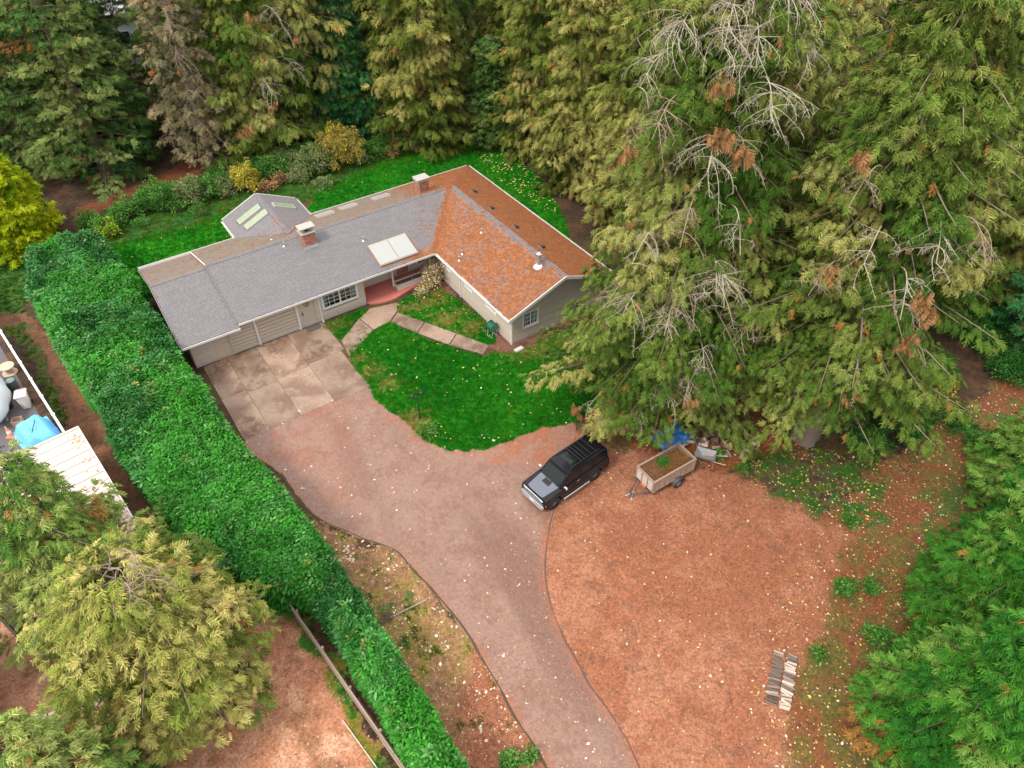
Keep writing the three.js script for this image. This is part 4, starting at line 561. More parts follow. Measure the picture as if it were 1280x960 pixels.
conifer({ x: 16.3, z: -11.0, h: 9.2, R: 3.9, seed: 191, cols: K.green, base: .6, nb: 140, size: .56, step: .23, droop: .55, shape: .6, label: 'bushy bright green cedar closest to the firewood stack' });
conifer({ x: 19.8, z: -15.6, h: 11, R: 4.2, seed: 192, cols: K.green, base: .6, nb: 150, size: .56, step: .24, droop: .55, shape: .6, label: 'bright green cedar between two others at the leafy yard edge' });
conifer({ x: 25.2, z: -22.2, h: 9, R: 3.5, seed: 193, cols: K.green, base: .5, nb: 125, size: .56, step: .25, droop: .5, shape: .6, label: 'bright green cedar at the edge of the dark clearing' });
conifer({ x: 20.2, z: -9.6, h: 12, R: 4.2, seed: 194, cols: K.green, base: .6, nb: 140, size: .56, step: .25, droop: .55, label: 'tall green cedar behind the bushy cedar near the firewood' });
conifer({ ...at(30, 306), h: 7.2, R: 3.5, seed: 195, cols: K.lime, kind: 'fir', base: .3, nb: 150, size: .85, step: .22, droop: .4, shape: .6, name: 'golden_cypress', rust: 0, label: 'yellow-green conifer at the far end of the hedge' });
// dead branches and browned sprays
[[905, 60, 1.2], [840, 60, 1.3], [800, 110, 1.1], [815, 175, 1.2], [885, 215, 1.2], [945, 85, 1.3], [965, 155, 1.2], [930, 215, .9], [985, 40, 1.2], [1010, 80, 1.1], [940, 18, 1.1], [845, 395, 1.3], [830, 420, 1.1], [895, 365, 1.2], [905, 385, 1], [935, 425, 1.2], [860, 490, 1.2], [880, 475, 1], [835, 510, 1], [755, 385, 1], [775, 400, 1], [790, 330, .8], [925, 320, .8], [850, 310, .8], [790, 545, .7], [735, 510, .6]].forEach(([x, y, s], i) => deadBranch(T1, x, y, y > 300 ? 5.1 : y > 120 ? 4.6 : 3.6, s * .85, 300 + i, i % 4 === 3 ? deadB : deadM));
[[1080, 330, .8], [1010, 370, .8], [1170, 330, 1], [1230, 320, .9], [1125, 400, .9], [1140, 440, .7], [1065, 500, .7], [1060, 260, .7]].forEach(([x, y, s], i) => deadBranch(T2, x, y, 5.0, s * .8, 350 + i, i % 2 ? deadB : deadM));
[[395, 55], [375, 95], [340, 120], [355, 35]].forEach(([x, y], i) => deadBranch(backA, x, y, 5, .8, 370 + i));
[[215, 40], [225, 80], [240, 130], [250, 160]].forEach(([x, y], i) => deadBranch(snag, x, y, 2.2, .8, 380 + i, deadB));
[[180, 760], [205, 745], [190, 720]].forEach(([x, y], i) => deadBranch(L1, x, y, 1.6, .55, 390 + i, deadB));
[[903, 100, 10], [905, 170, 12], [930, 190, 14], [895, 165, 8], [785, 185, 10], [770, 200, 9], [720, 510, 9], [860, 500, 6]].forEach(([x, y, n], i) => rustTuft(T1, x, y, y > 300 ? 5.2 : 4.4, n, 400 + i));
[[1135, 425, 16], [1165, 390, 12], [1155, 375, 8], [1038, 340, 9], [1080, 195, 12], [975, 128, 6], [1065, 490, 7]].forEach(([x, y, n], i) => rustTuft(T2, x, y, 5.3, n, 420 + i));
[[310, 160, 12], [300, 165, 8], [370, 50, 10], [312, 20, 9], [340, 130, 7]].forEach(([x, y, n], i) => rustTuft(backA, x, y, 5.2, n, 440 + i));
console.log('trees done');

// ---- laurel hedge, from the far end by the golden conifer to the near end beside the drive
const hedgeL = [[-15.2, -22], [-14, -22.5], [-10, -22.8], [-2, -22.25], [3, -21.75], [9, -21.1], [12.6, -20.5], [15.9, -19.4], [17.8, -18.3], [18.6, -16.95], [24, -16.6], [28, -16.35], [32, -16.3]], hedgeR = [[-15.2, -18.5], [-14, -18], [-8, -17.5], [0, -17.3], [8, -16.75], [14, -15.9], [20, -15.5], [26, -15.4], [32, -15.4]];
const lerpL = (l, t) => { for (let i = 0; i < l.length - 1; i++) if (t <= l[i + 1][0]) { const f = clamp((t - l[i][0]) / (l[i + 1][0] - l[i][0])); return l[i][1] + f * (l[i + 1][1] - l[i][1]); } return l[l.length - 1][1]; };
{
  const g = thing('laurel_hedge', 'long thick green laurel hedge beside the garage and drive', 'hedge', HX, 0, HZ, YAW), r = rng(501), lists = [[], []];
  const topY = (s, t) => 2.7 + (fbm(s * .8 + 9, t * .8, 3) - .5) * 1.2 - .25 * sstep(18, 22, t);
  // dense twiggy inside
  const pos = [], N = 60, cross = 10; const P2 = (i, k) => { const t = -14.9 + i / N * 46.6, a = lerpL(hedgeL, t) + .45, b = lerpL(hedgeR, t) - .45, u = k / cross, an = Math.PI * (1 - u), s = (a + b) / 2 + Math.cos(an) * (b - a) / 2, yy = Math.pow(Math.sin(an), .35) * (topY(s, t) - .5); return [s, Math.max(0, yy), t]; };
  for (let i = 0; i < N; i++) for (let k = 0; k < cross; k++) { const a = P2(i, k), b = P2(i, k + 1), c = P2(i + 1, k + 1), d = P2(i + 1, k); pos.push(...a, ...c, ...b, ...a, ...d, ...c); }
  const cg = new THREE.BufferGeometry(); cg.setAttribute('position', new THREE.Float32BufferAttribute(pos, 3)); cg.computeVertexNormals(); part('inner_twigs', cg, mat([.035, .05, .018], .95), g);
  for (let i = 0; i < 44000; i++) {
    const t = -15.2 + r() * 47, a = lerpL(hedgeL, t) + (fbm(t * .55 + 80, 3, 3) - .5) * .5, b = lerpL(hedgeR, t) + (fbm(t * .55 + 10, 7, 3) - .5) * .45, w = b - a, per = w + 4.4; let q = r() * per, s, y, nx = 0, ny = 0;
    const bulge = (fbm(t * .7 + 3, q * .1, 3) - .5) * .7;
    if (q < 2.2) { s = a + .1 - bulge * .5; y = .25 + q / 2.2 * 2.3; nx = -1; ny = .3; } else if (q < 2.2 + w) { s = a + (q - 2.2); const e = Math.min(s - a, b - s); y = topY(s, t) - .35 * sstep(.6, 0, e); ny = 1; nx = e < .5 ? (s - a < b - s ? -.5 : .5) : 0; } else { s = b - .1 + bulge * .5; y = .25 + (q - 2.2 - w) / 2.2 * 2.3; nx = 1; ny = .3; }
    let tt = t; if (t < -14.9) { y = .3 + r() * 2.3; tt = -15; }
    const wv = fbm(s * .35 + 60, t * .25, 3), lt = fbm(s * .9 + 20, t * .9, 3); let c = mixc([.012, .075, .01], [.028, .165, .012], sstep(.35, .65, wv)); c = mixc(c, [.055, .19, .05], sstep(.55, .75, lt) * .5); if (r() < .12) c = mixc(c, [.11, .23, .07], .6);
    if (fbm(s * 1.7 + 44, t * 1.7, 2) < .3 && r() < .7) continue; if (r() < .008) c = [.16, .17, .03]; const k = .65 + r() * .7; lists[i & 1].push([M4(s + (r() - .5) * .3, y + (r() - .5) * .38, tt + (r() - .5) * .2, .85 + r() * .5, r() * 6.28, (r() - .5) * .7, -nx * .5 + (r() - .5) * .7), c.map(v => v * k)]);
  }
  const lm = phys([1, 1, 1], .6, { specularIntensity: .3, vertexColors: true }); lists.forEach((l, i) => instanced('leaves', CLUMP.laurel[i], lm, l, g));
}
// ---- broadleaf shrubs
const twigM = mat([.2, .14, .1], .95);
function shrub(px, py, w, h, cols, seed, name, label, group, dens = 1, bare = false) {
  const p = P(px, py), t = thing(name, label, bare ? 'shrub' : 'shrub', p.x, 0, p.z, 0, group), r = rng(seed), out = [], lists = [[], []];
  const n = Math.round(22 + h * 8); for (let i = 0; i < n; i++) { const az = r() * 6.28, sp = Math.sqrt(r()), e = [Math.cos(az) * w * .5 * sp, h * (.55 + .42 * r()) * (1 - sp * sp * .45), Math.sin(az) * w * .5 * sp], q = [[(r() - .5) * .2, 0, (r() - .5) * .2]]; for (let k = 1; k <= 4; k++) { const u = k / 4; q.push([e[0] * u + (r() - .5) * .15, e[1] * Math.pow(u, .8), e[2] * u + (r() - .5) * .15]); } tube(out, q, .025, .007); if (bare) for (let j = 0; j < 9; j++) { const b = q[2 + Math.floor(r() * 3)], f = [b[0] + (r() - .5) * 1.1, b[1] + (r() - .2) * .8, b[2] + (r() - .5) * 1.1]; tube(out, [b, [(b[0] + f[0]) / 2 + (r() - .5) * .1, (b[1] + f[1]) / 2 + .06, (b[2] + f[2]) / 2], f], .012, .006); } }
  const g = new THREE.BufferGeometry(); g.setAttribute('position', new THREE.Float32BufferAttribute(out, 3)); g.computeVertexNormals(); part('stems', g, bare ? mat([.36, .24, .18], .95) : twigM, t).userData.kind = 'stuff';
  const m = Math.round(w * w * h * 26 * dens); for (let i = 0; i < m; i++) { const az = r() * 6.28, e = Math.asin(r() * 1.15 - .15), R = Math.pow(r(), .35) * (.5 + .95 * vnoise(Math.cos(az) * 2.2 + seed, e * 2.5 + Math.sin(az) * 2.2)), c = mixc(cols[0], r() < .5 ? cols[1] : cols[2], r()), k = .75 + r() * .5; lists[i & 1].push([M4(Math.cos(az) * Math.cos(e) * R * w / 2, Math.max(.08, h * .35 + Math.sin(e) * R * h * .62), Math.sin(az) * Math.cos(e) * R * w / 2, .8 + r() * .6, r() * 6.28, r() - .5, r() - .5), c.map(v => v * k)]); }
  lists.forEach((l, i) => l.length && instanced('leaves', CLUMP.small[i], foliageM, l, t)); return t;
}
const Gs = [[.02, .1, .012], [.06, .17, .02], [.12, .22, .05]], Gp = [[.06, .11, .03], [.16, .2, .07], [.24, .24, .1]], Gy = [[.2, .18, .02], [.4, .33, .03], [.5, .4, .06]], Gr = [[.2, .1, .05], [.36, .17, .08], [.24, .2, .06]], Gt = [[.25, .2, .09], [.42, .33, .15], [.4, .36, .2]];
for (const [i, [x, y, w, h]] of [[205, 262, 2.6, 2.2], [172, 268, 2, 1.5], [240, 252, 2.8, 2], [262, 246, 2.4, 1.6], [150, 280, 1.6, 1.4], [285, 243, 2, 1.3], [345, 222, 2.6, 1.8], [225, 262, 1.8, 1.1], [375, 226, 2.2, 1.3], [130, 292, 1.5, 1.2], [480, 188, 2.2, 1.3], [450, 205, 1.8, 1], [190, 250, 2, 1.1], [215, 246, 2.2, 1.2], [300, 232, 2.6, 1.4], [275, 232, 2.4, 1.5], [325, 224, 2.4, 1.6], [360, 212, 2.8, 1.6], [385, 205, 2.6, 1.7], [465, 195, 2.4, 1.2], [500, 180, 2.4, 1.4], [155, 268, 1.8, 1], [118, 284, 1.8, 1.3], [405, 232, 1.6, .7], [250, 268, 1.4, .7], [180, 282, 1.3, .6]].entries()) shrub(x, y, w, h, i % 3 === 2 ? Gp : Gs, 600 + i, 'garden_shrub', i % 3 === 2 ? 'pale olive leafy shrub among the green ones in the back border' : 'loose green shrub in the border behind the back lawn', i % 3 === 2 ? 'olive shrubs in the back border' : 'green shrubs in the back border');
shrub(312, 238, 2.2, 2.3, Gy, 620, 'garden_shrub', 'upright golden-yellow shrub behind the skylit back room'); shrub(428, 205, 3.6, 3.0, [[.2, .16, .03], [.42, .32, .04], [.25, .22, .06]], 621, 'garden_shrub', 'large yellow autumn shrub below the broad green cedar');
shrub(350, 232, 1.3, 1.0, Gr, 622, 'garden_shrub', 'low reddish shrub in the back border', 'reddish border shrubs'); shrub(335, 240, 1.2, .9, Gr, 623, 'garden_shrub', 'low reddish shrub in the back border', 'reddish border shrubs'); shrub(520, 186, 2, 1.2, [[.2, .13, .09], [.3, .2, .13], [.22, .2, .09]], 624, 'garden_shrub', 'tan half-bare shrub at the upper lawn edge');
shrub(492, 195, 1.4, 1, Gr, 630, 'garden_shrub', 'small rust-red shrub at the upper lawn edge');
shrub(578, 172, 4.2, 4.2, [[.26, .18, .13], [.34, .24, .18], [.3, .2, .14]], 625, 'bare_shrub', 'big bare brownish-pink shrub between cedars', null, .04, true);
shrub(400, 215, 2.8, 2.2, Gp, 626, 'garden_shrub', 'pale olive shrub beside the large yellow shrub'); shrub(140, 296, 1.5, 1.3, [[.1, .2, .01], [.22, .32, .02], [.3, .36, .04]], 627, 'garden_shrub', 'bright yellow-green shrub near the hedge end');
shrub(546, 352, 1.9, 1.9, Gt, 628, 'garden_shrub', 'straw-coloured wispy shrub in the porch corner', null, .35, true); shrub(530, 366, 1.2, .5, Gt, 629, 'garden_shrub', 'low straw-coloured clump before the porch', null, 1.6);
shrub(1165, 492, 2.4, 1.4, Gy, 631, 'garden_shrub', 'yellow-leaved shrub in the dark clearing', null, .5);
for (const [i, [x, y, w, h]] of [[1130, 545, 2.6, 1.4], [1150, 470, 3, 1.8], [1100, 520, 2.4, 1.5], [1225, 560, 2.2, 1.2], [1080, 560, 2.2, 1.2], [1265, 470, 3, 1.6], [1240, 440, 3, 2], [1210, 420, 3, 1.8], [1270, 400, 3.4, 2.2], [1190, 530, 2, 1]].entries()) shrub(x, y, w, h, [[.012, .07, .01], [.03, .13, .016], [.06, .17, .03]], 640 + i, 'undergrowth_bush', 'dark green undergrowth bush below the tall cedars', 'undergrowth under the cedars', .8);
for (const [i, [x, y, w, h]] of [[1055, 738, .9, .4], [1085, 735, .8, .35], [1095, 800, 1, .4], [1020, 820, .7, .3], [538, 541, 1.0, .3], [1065, 655, .8, .3], [900, 572, .5, .3], [930, 585, .5, .3], [640, 955, .7, .5], [665, 950, .6, .4]].entries()) shrub(x, y, w, h, Gs, 660 + i, 'weed_clump', i === 4 ? 'low blue-green clump at the foot of the lamp post' : 'small green weed clump growing through the fallen leaves', i === 4 ? null : 'weed clumps in the litter', 4);
{ const p = loc(-1.55, -.7); shrub(513, 352, .1, .1, Gs, 680, 'planter_shrub', 'low mixed planting in the porch planter box', null, 1).position.set(p[0], .45, p[1]); }
console.log('plants done');
// ================================================================ OBJECTS
// ---- off-road car
{
  const car = thing('parked_car', 'black boxy off-road car parked nose-out on the needle-strewn drive', 'car', 2.65, 0, -23.98, 220 * Math.PI / 180); car.scale.set(1.04, 1.0, .95);
  const paint = phys([.006, .006, .008], .12, { specularIntensity: .55 }), hoodSheenP = phys([.12, .13, .15], .14, { metalness: .85, clearcoat: .6, clearcoatRoughness: .05 }), black = mat([.012, .012, .012], .6), chrome = mat([.62, .62, .62], .25, { metalness: .9 }), glass = phys([.008, .012, .011], .05, { specularIntensity: .6 }), tyre = mat([.018, .018, .018], .85), lampM = phys([.8, .8, .78], .15, { clearcoat: 1 }), redM = phys([.4, .01, .01], .2, { clearcoat: 1 }), amber = phys([.7, .25, .02], .2);  // hood greyed: sky reflection on black paint is put into its colour
  const V = (a) => a.map(([x, y]) => new THREE.Vector2(x, y));
  const sh = new THREE.Shape(); sh.moveTo(-2.2, .5); sh.lineTo(-1.8, .44); sh.absarc(-1.34, .44, .46, Math.PI, 0, true); sh.lineTo(.9, .44); sh.absarc(1.36, .44, .46, Math.PI, 0, true); sh.lineTo(2.06, .46); sh.lineTo(2.2, .56); sh.lineTo(2.18, .86); sh.lineTo(2.08, .98); sh.lineTo(.92, 1.1); sh.lineTo(-2.18, 1.08); sh.lineTo(-2.24, .7);
  const ext = (shape, d, b, seg = 3) => new THREE.ExtrudeGeometry(shape, { depth: d - 2 * b, bevelEnabled: true, bevelSize: b, bevelThickness: b, bevelSegments: seg }).translate(0, 0, -(d - 2 * b) / 2);
  part('body', ext(sh, 1.82, .05), paint, car);
  const taper = g => { const p = g.attributes.position; for (let i = 0; i < p.count; i++) { const y = p.getY(i), f = 1 - .15 * clamp((y - 1.06) / .72); p.setZ(i, p.getZ(i) * f); } g.computeVertexNormals(); return g; };
  part('cabin', taper(ext(new THREE.Shape(V([[.96, 1.04], [.46, 1.68], [.2, 1.76], [-1.85, 1.75], [-2.12, 1.62], [-2.18, 1.04]])), 1.68, .06)), paint, car);
  const side = (pts, off = .004) => [-1, 1].map(s => { const g = new THREE.ShapeGeometry(new THREE.Shape(V(pts))); const p = g.attributes.position; for (let i = 0; i < p.count; i++) { const y = p.getY(i); p.setZ(i, s * (.84 * (1 - .15 * clamp((y - 1.06) / .72)) + off)); } if (s < 0) { const ix = g.index.array; for (let i = 0; i < ix.length; i += 3) [ix[i], ix[i + 1]] = [ix[i + 1], ix[i]]; } g.computeVertexNormals(); return g; });
  for (const pts of [[[.78, 1.14], [.42, 1.6], [-.28, 1.62], [-.28, 1.14]], [[-.36, 1.14], [-.36, 1.62], [-1.05, 1.62], [-1.05, 1.14]], [[-1.3, 1.14], [-1.3, 1.6], [-1.95, 1.58], [-2.02, 1.18]]]) for (const g of side(pts)) part('side_window', g, glass, car);
  const fourP = (a, b, c, d, m, n) => { const g = new THREE.BufferGeometry(); g.setAttribute('position', new THREE.Float32BufferAttribute([...a, ...b, ...c, ...a, ...c, ...d], 3)); g.computeVertexNormals(); part(n, g, m, car); };
  fourP([1.0, 1.13, .72], [1.0, 1.13, -.72], [.545, 1.68, -.64], [.545, 1.68, .64], glass, 'windshield');
  fourP([-2.25, 1.16, -.68], [-2.25, 1.16, .68], [-2.2, 1.58, .6], [-2.2, 1.58, -.6], glass, 'rear_window');
  part('windshield_frame', [rod([1.02, 1.12, .76], [.53, 1.7, .67], .03), rod([1.02, 1.12, -.76], [.53, 1.7, -.67], .03), rod([.53, 1.7, .67], [.53, 1.7, -.67], .03)], paint, car);
  for (const z of [-.4, 0, .4]) part('wiper', rod([1.05, 1.13, z], [.93, 1.24, z - .3], .012), black, car);
  part('roof_panel', new RoundedBoxGeometry(2.2, .04, 1.3, 2, .02).translate(-.72, 1.82, 0), paint, car); part('roof_front', new RoundedBoxGeometry(.5, .045, 1.34, 2, .02).translate(.24, 1.805, 0), paint, car);
  part('sunroof', rbx(.5, .02, .8, .008, -.2, 1.85, 0), glass, car);
  for (const z of [-.58, .58]) part('roof_rail', [rod([.1, 1.9, z], [-1.7, 1.9, z], .018), rod([.1, 1.83, z], [.1, 1.9, z], .018), rod([-1.7, 1.83, z], [-1.7, 1.9, z], .018)], black, car);
  for (const x of [-.52, -.72, -.92, -1.2, -1.5]) part('roof_bar', rod([x, 1.905, -.58], [x, 1.905, .58], .014), black, car);
  { const hs = new THREE.Shape(V([[.98, .66], [1.98, .56], [2.06, .4], [2.06, -.4], [1.98, -.56], [.98, -.66]])); const g = new THREE.ExtrudeGeometry(hs, { depth: .03, bevelSize: .025, bevelThickness: .02, bevelSegments: 3 }).rotateX(-Math.PI / 2); g.translate(-1.5, 0, 0); g.rotateZ(-.1); g.translate(1.5, 1.065, 0); part('hood', g, hoodSheenP, car); part('hood_scoop', rbx(.3, .05, .5, .02, 1.15, 1.14, 0).rotateZ(0), black, car); }
  for (const z of [-.82, .82]) { part('fender', new RoundedBoxGeometry(1.1, .1, .18, 3, .045).rotateZ(-.09).translate(1.5, 1.0, z * .95), paint, car); part('wheel_arch', new THREE.TorusGeometry(.5, .05, 8, 20, Math.PI).translate(1.36, .44, z * 1.08), black, car); part('wheel_arch', new THREE.TorusGeometry(.5, .05, 8, 20, Math.PI).translate(-1.34, .44, z * 1.08), black, car); part('side_step', [rod([.85, .4, z * 1.17], [-.85, .4, z * 1.17], .05, .05, 10), rod([.6, .4, z], [.6, .4, z * 1.17], .025), rod([-.6, .4, z], [-.6, .4, z * 1.17], .025)], chrome, car); part('mirror', [rbx(.12, .17, .22, .04, .78, 1.2, z * 1.2), rod([.8, 1.16, z], [.78, 1.18, z * 1.15], .02)], chrome, car); part('headlight', new THREE.CylinderGeometry(.11, .11, .06, 18).rotateZ(Math.PI / 2).translate(2.2, .84, z * .72), lampM, car); part('turn_signal', rbx(.06, .08, .16, .02, 2.14, .72, z * 1.04), amber, car); part('tail_light', rbx(.06, .24, .14, .02, -2.27, .98, z * .95), redM, car); part('door_handle', rbx(.16, .03, .03, .01, -.12, 1.03, z * 1.12), chrome, car); part('fog_light', new THREE.CylinderGeometry(.06, .06, .05, 12).rotateZ(Math.PI / 2).translate(2.33, .52, z * .78), lampM, car); }
  part('grille', [rbx(.06, .2, 1.02, .02, 2.2, .84, 0)], black, car); part('grille_surround', [rbx(.07, .04, 1.5, .015, 2.22, .95, 0), rbx(.07, .04, 1.5, .015, 2.22, .73, 0), rbx(.05, .03, 1.0, .01, 2.235, .84, 0)], chrome, car);
  part('front_bumper', [rbx(.2, .2, 1.7, .05, 2.26, .55, 0), rbx(.16, .1, 1.5, .04, 2.3, .43, 0)], mat([.4, .4, .42], .35, { metalness: .6 }), car); part('rear_bumper', rbx(.2, .2, 1.7, .05, -2.28, .55, 0), black, car); part('plate', bx(.012, .12, .32, 2.37, .55, 0), mat([.6, .6, .6], .6), car);
  part('spare_wheel', [new THREE.TorusGeometry(.28, .1, 10, 24).rotateY(Math.PI / 2).translate(-2.36, 1.0, .1), new THREE.CylinderGeometry(.25, .25, .1, 20).rotateZ(Math.PI / 2).translate(-2.36, 1.0, .1)], black, car);
  part('underside', bx(3.9, .2, 1.3, 0, .42, 0), black, car);
  for (const x of [1.36, -1.34]) for (const z of [-.78, .78]) { const w = new THREE.Group(); w.name = 'wheel'; w.position.set(x, .38, z); car.add(w); part('tyre', new THREE.LatheGeometry([[.22, -.12], [.34, -.125], [.375, -.09], [.38, 0], [.375, .09], [.34, .125], [.22, .12]].map(a => new THREE.Vector2(...a)), 28).rotateX(Math.PI / 2), tyre, w); const sp = [new THREE.CylinderGeometry(.225, .225, .1, 24, 1, true).rotateX(Math.PI / 2), new THREE.CylinderGeometry(.06, .06, .2, 12).rotateX(Math.PI / 2)]; for (let k = 0; k < 6; k++) sp.push(bx(.05, .2, .05, 0, .12, Math.sign(z) * .07).rotateZ(k * Math.PI / 3)); part('rim', sp, mat([.25, .25, .26], .35, { metalness: .8 }), w); }
  for (const m of car.children) if (m.isMesh) { m.geometry = m.geometry.clone(); const p = m.geometry.attributes.position; for (let i = 0; i < p.count; i++) if (p.getX(i) > 1.7) p.setX(i, 1.7 + (p.getX(i) - 1.7) * .62); }   // short nose
}
// ---- utility trailer full of garden waste
{
  const g = thing('utility_trailer', 'small wooden-sided utility trailer loaded with soil and yard waste', 'trailer', 7.78, 0, -24.3, 33.4 * Math.PI / 180), ply = [.92, 1, 1.08].map(k => mat([.31 * k, .225 * k, .17 * k], .85)), wood = mat([.28, .19, .135], .85), steel = mat([.09, .085, .08], .6, { metalness: .5 }), L = 2.75, W = 1.22, y0 = .55, y1 = 1.28, H = y1 - y0;
  part('bed', bx(L, .05, W, 0, y0, 0), wood, g); part('frame', [bx(L + .1, .08, .06, 0, y0 - .07, W / 2 - .1), bx(L + .1, .08, .06, 0, y0 - .07, -W / 2 + .1), bx(.06, .08, W, -L / 2, y0 - .07, 0), bx(.06, .08, W, L / 2, y0 - .07, 0)], steel, g);
  for (const sd of [-1, 1]) { for (let i = 0; i < 8; i++) { const w = L / 8; part('side_panel', bx(w - .01, H, .02, -L / 2 + w * (i + .5), y0 + H / 2, sd * W / 2), ply[(i * 2) % 3], g); } for (let i = 0; i <= 8; i++) part('stake', bx(.05, H + .02, .045, -L / 2 + L / 8 * i, y0 + H / 2, sd * (W / 2 + .034)), wood, g); part('top_rail', bx(L + .1, .05, .1, 0, y1 + .026, sd * (W / 2 + .01)), wood, g); part('bottom_rail', bx(L, .07, .035, 0, y0 + .02, sd * (W / 2 + .032)), wood, g); }
  for (const e of [-1, 1]) { for (let i = 0; i < 3; i++) part('end_panel', bx(.02, H, W / 3 - .02, e * L / 2, y0 + H / 2, -W / 2 + W / 3 * (i + .5)), e < 0 ? mat([.5 - i * .03, .42 - i * .02, .35], .8) : wood, g); for (let i = 0; i <= 3; i++) part('stake', bx(.045, H + .02, .05, e * (L / 2 + .03), y0 + H / 2, -W / 2 + W / 3 * i), wood, g); part('top_rail', bx(.1, .05, W - .1, e * (L / 2 + .01), y1 + .024, 0), wood, g); }
  { const s = new THREE.PlaneGeometry(L - .06, W - .06, 26, 14).rotateX(-Math.PI / 2), p = s.attributes.position; for (let i = 0; i < p.count; i++) p.setY(i, y1 - .22 + (fbm(p.getX(i) * 2, p.getZ(i) * 2, 3) - .5) * .5); s.computeVertexNormals(); part('load', s, mat([.13, .065, .035], .95, { bumpMap: bumpRep(2), bumpScale: .05 }), g); const r = rng(71), l = []; for (let i = 0; i < 260; i++) l.push([M4((r() - .5) * (L - .3), y1 - .17 + r() * .1, (r() - .5) * (W - .25), .5 + r() * .5, r() * 6.28, r() - .5, r() - .5), r() < .88 ? [.16 + r() * .16, .08 + r() * .06, .04] : [.04, .1, .02]]); instanced('yard_waste', CLUMP.twig[0], leafMat(), l, g); const l2 = []; for (let i = 0; i < 26; i++) l2.push([M4(-.1 + (r() - .5) * .6, y1 - .12 + r() * .1, -.15 + (r() - .5) * .35, .8, r() * 6.28), [.02, .13, .015]]); instanced('weeds', CLUMP.small[0], leafMat(), l2, g); for (let i = 0; i < 16; i++) part('stick', rod([-1.1 + r() * .5, y1 - .15 + r() * .08, -.4 + r() * .8], [-.9 + r() * .5, y1 - .12 + r() * .12, -.4 + r() * .8], .015), mat([.12, .09, .07], .9), g); }
  part('tongue', [rod([-L / 2, y0 - .07, W / 2 - .12], [-L / 2 - .95, .42, 0], .035), rod([-L / 2, y0 - .07, -W / 2 + .12], [-L / 2 - .95, .42, 0], .035)], steel, g); part('coupler', [rbx(.26, .09, .1, .03, -L / 2 - 1.05, .44, 0)], galv, g); part('jack', [cyl(.03, .03, .6, -L / 2 - .8, .02, .08), rod([-L / 2 - .8, .62, .08], [-L / 2 - .8, .62, .26], .012), bx(.14, .02, .14, -L / 2 - .8, .012, .08)], galv, g); part('drawbar_light', bx(.1, .08, .3, -L / 2 - .05, y0 - .05, 0), mat([.5, .12, .06], .6), g);
  for (const sd of [-1, 1]) { const w = new THREE.Group(); w.name = 'wheel'; w.position.set(.25, .31, sd * (W / 2 + .16)); g.add(w); part('tyre', new THREE.TorusGeometry(.23, .085, 10, 26), mat([.02, .02, .02], .85), w); part('rim', new THREE.CylinderGeometry(.17, .17, .08, 18).rotateX(Math.PI / 2), mat([.3, .3, .3], .5, { metalness: .5 }), w); part('fender', new THREE.CylinderGeometry(.37, .37, .22, 14, 1, true, 0, Math.PI).rotateZ(Math.PI / 2).rotateY(Math.PI / 2).rotateX(0).translate(.25, .33, sd * (W / 2 + .16)), steel, g); }
  part('axle', rod([.25, .31, -W / 2 - .1], [.25, .31, W / 2 + .1], .03), steel, g);
}
// ---- firewood
function splitLog(L, rad, seed) { const r = rng(seed), n = 3 + Math.floor(r() * 3), sh = new THREE.Shape(); for (let i = 0; i < n; i++) { const a = i / n * 6.28 + r() * .6, q = rad * (.75 + r() * .4); i ? sh.lineTo(Math.cos(a) * q, Math.sin(a) * q) : sh.moveTo(Math.cos(a) * q, Math.sin(a) * q); } return new THREE.ExtrudeGeometry(sh, { depth: L, bevelEnabled: true, bevelSize: .008, bevelThickness: .008, bevelSegments: 1 }).translate(0, 0, -L / 2); }
const logGeos = [1, 2, 3, 4, 5].map(i => splitLog(.38 + i * .02, .075 + (i % 3) * .012, i * 7)), logMats = [[.33, .24, .19], [.2, .14, .11], [.44, .35, .28], [.12, .085, .065]].map(c => mat(c, .9));
{
  const p = P(976, 850), a = P(968, 878), b = P(978, 815), ang = -Math.atan2(b.z - a.z, b.x - a.x), L = Math.hypot(b.x - a.x, b.z - a.z), g = thing('firewood_stack', 'low stack of split firewood on the needle-covered yard', 'firewood', p.x, 0, p.z, ang), r = rng(91);
  for (let rowI = 0; rowI < 2; rowI++) for (let lay = 0; lay < (rowI ? 2 : 1); lay++) for (let x = -L / 2; x < L / 2; x += .115) { const m = part('log', logGeos[Math.floor(r() * 5)], logMats[rowI ? (r() < .6 ? 2 : r() < .5 ? 0 : 3) : r() < .5 ? 3 : r() < .6 ? 1 : 0], g); m.scale.set(.62, .62, .8 + r() * .25); m.position.set(x + (r() - .5) * .05, .06 + lay * .1, (rowI ? .27 : -.24) + (r() - .5) * .08); m.rotation.set((r() - .5) * .25, (r() - .5) * .6, r() * 6); }
}
{
  const p = P(905, 552), g = thing('firewood_pile', 'loose heap of pale split firewood under the cedar branches', 'firewood', p.x, 0, p.z), r = rng(92);
  for (let i = 0; i < 80; i++) { const a = r() * 6.28, d = Math.sqrt(r()) * 1.5, m = part('log', logGeos[Math.floor(r() * 5)], logMats[i % 7 === 0 ? 2 : Math.floor(r() * 2) * 2 + 1 > 2 ? 3 : 1], g); m.position.set(Math.cos(a) * d * 1.15, .08 + Math.max(0, .55 * (1 - d / 1.5)) * r() + (d < .9 ? .12 : 0), Math.sin(a) * d * .8); m.rotation.set((r() - .5) * .8, r() * 6.28, r() * 6); }
}
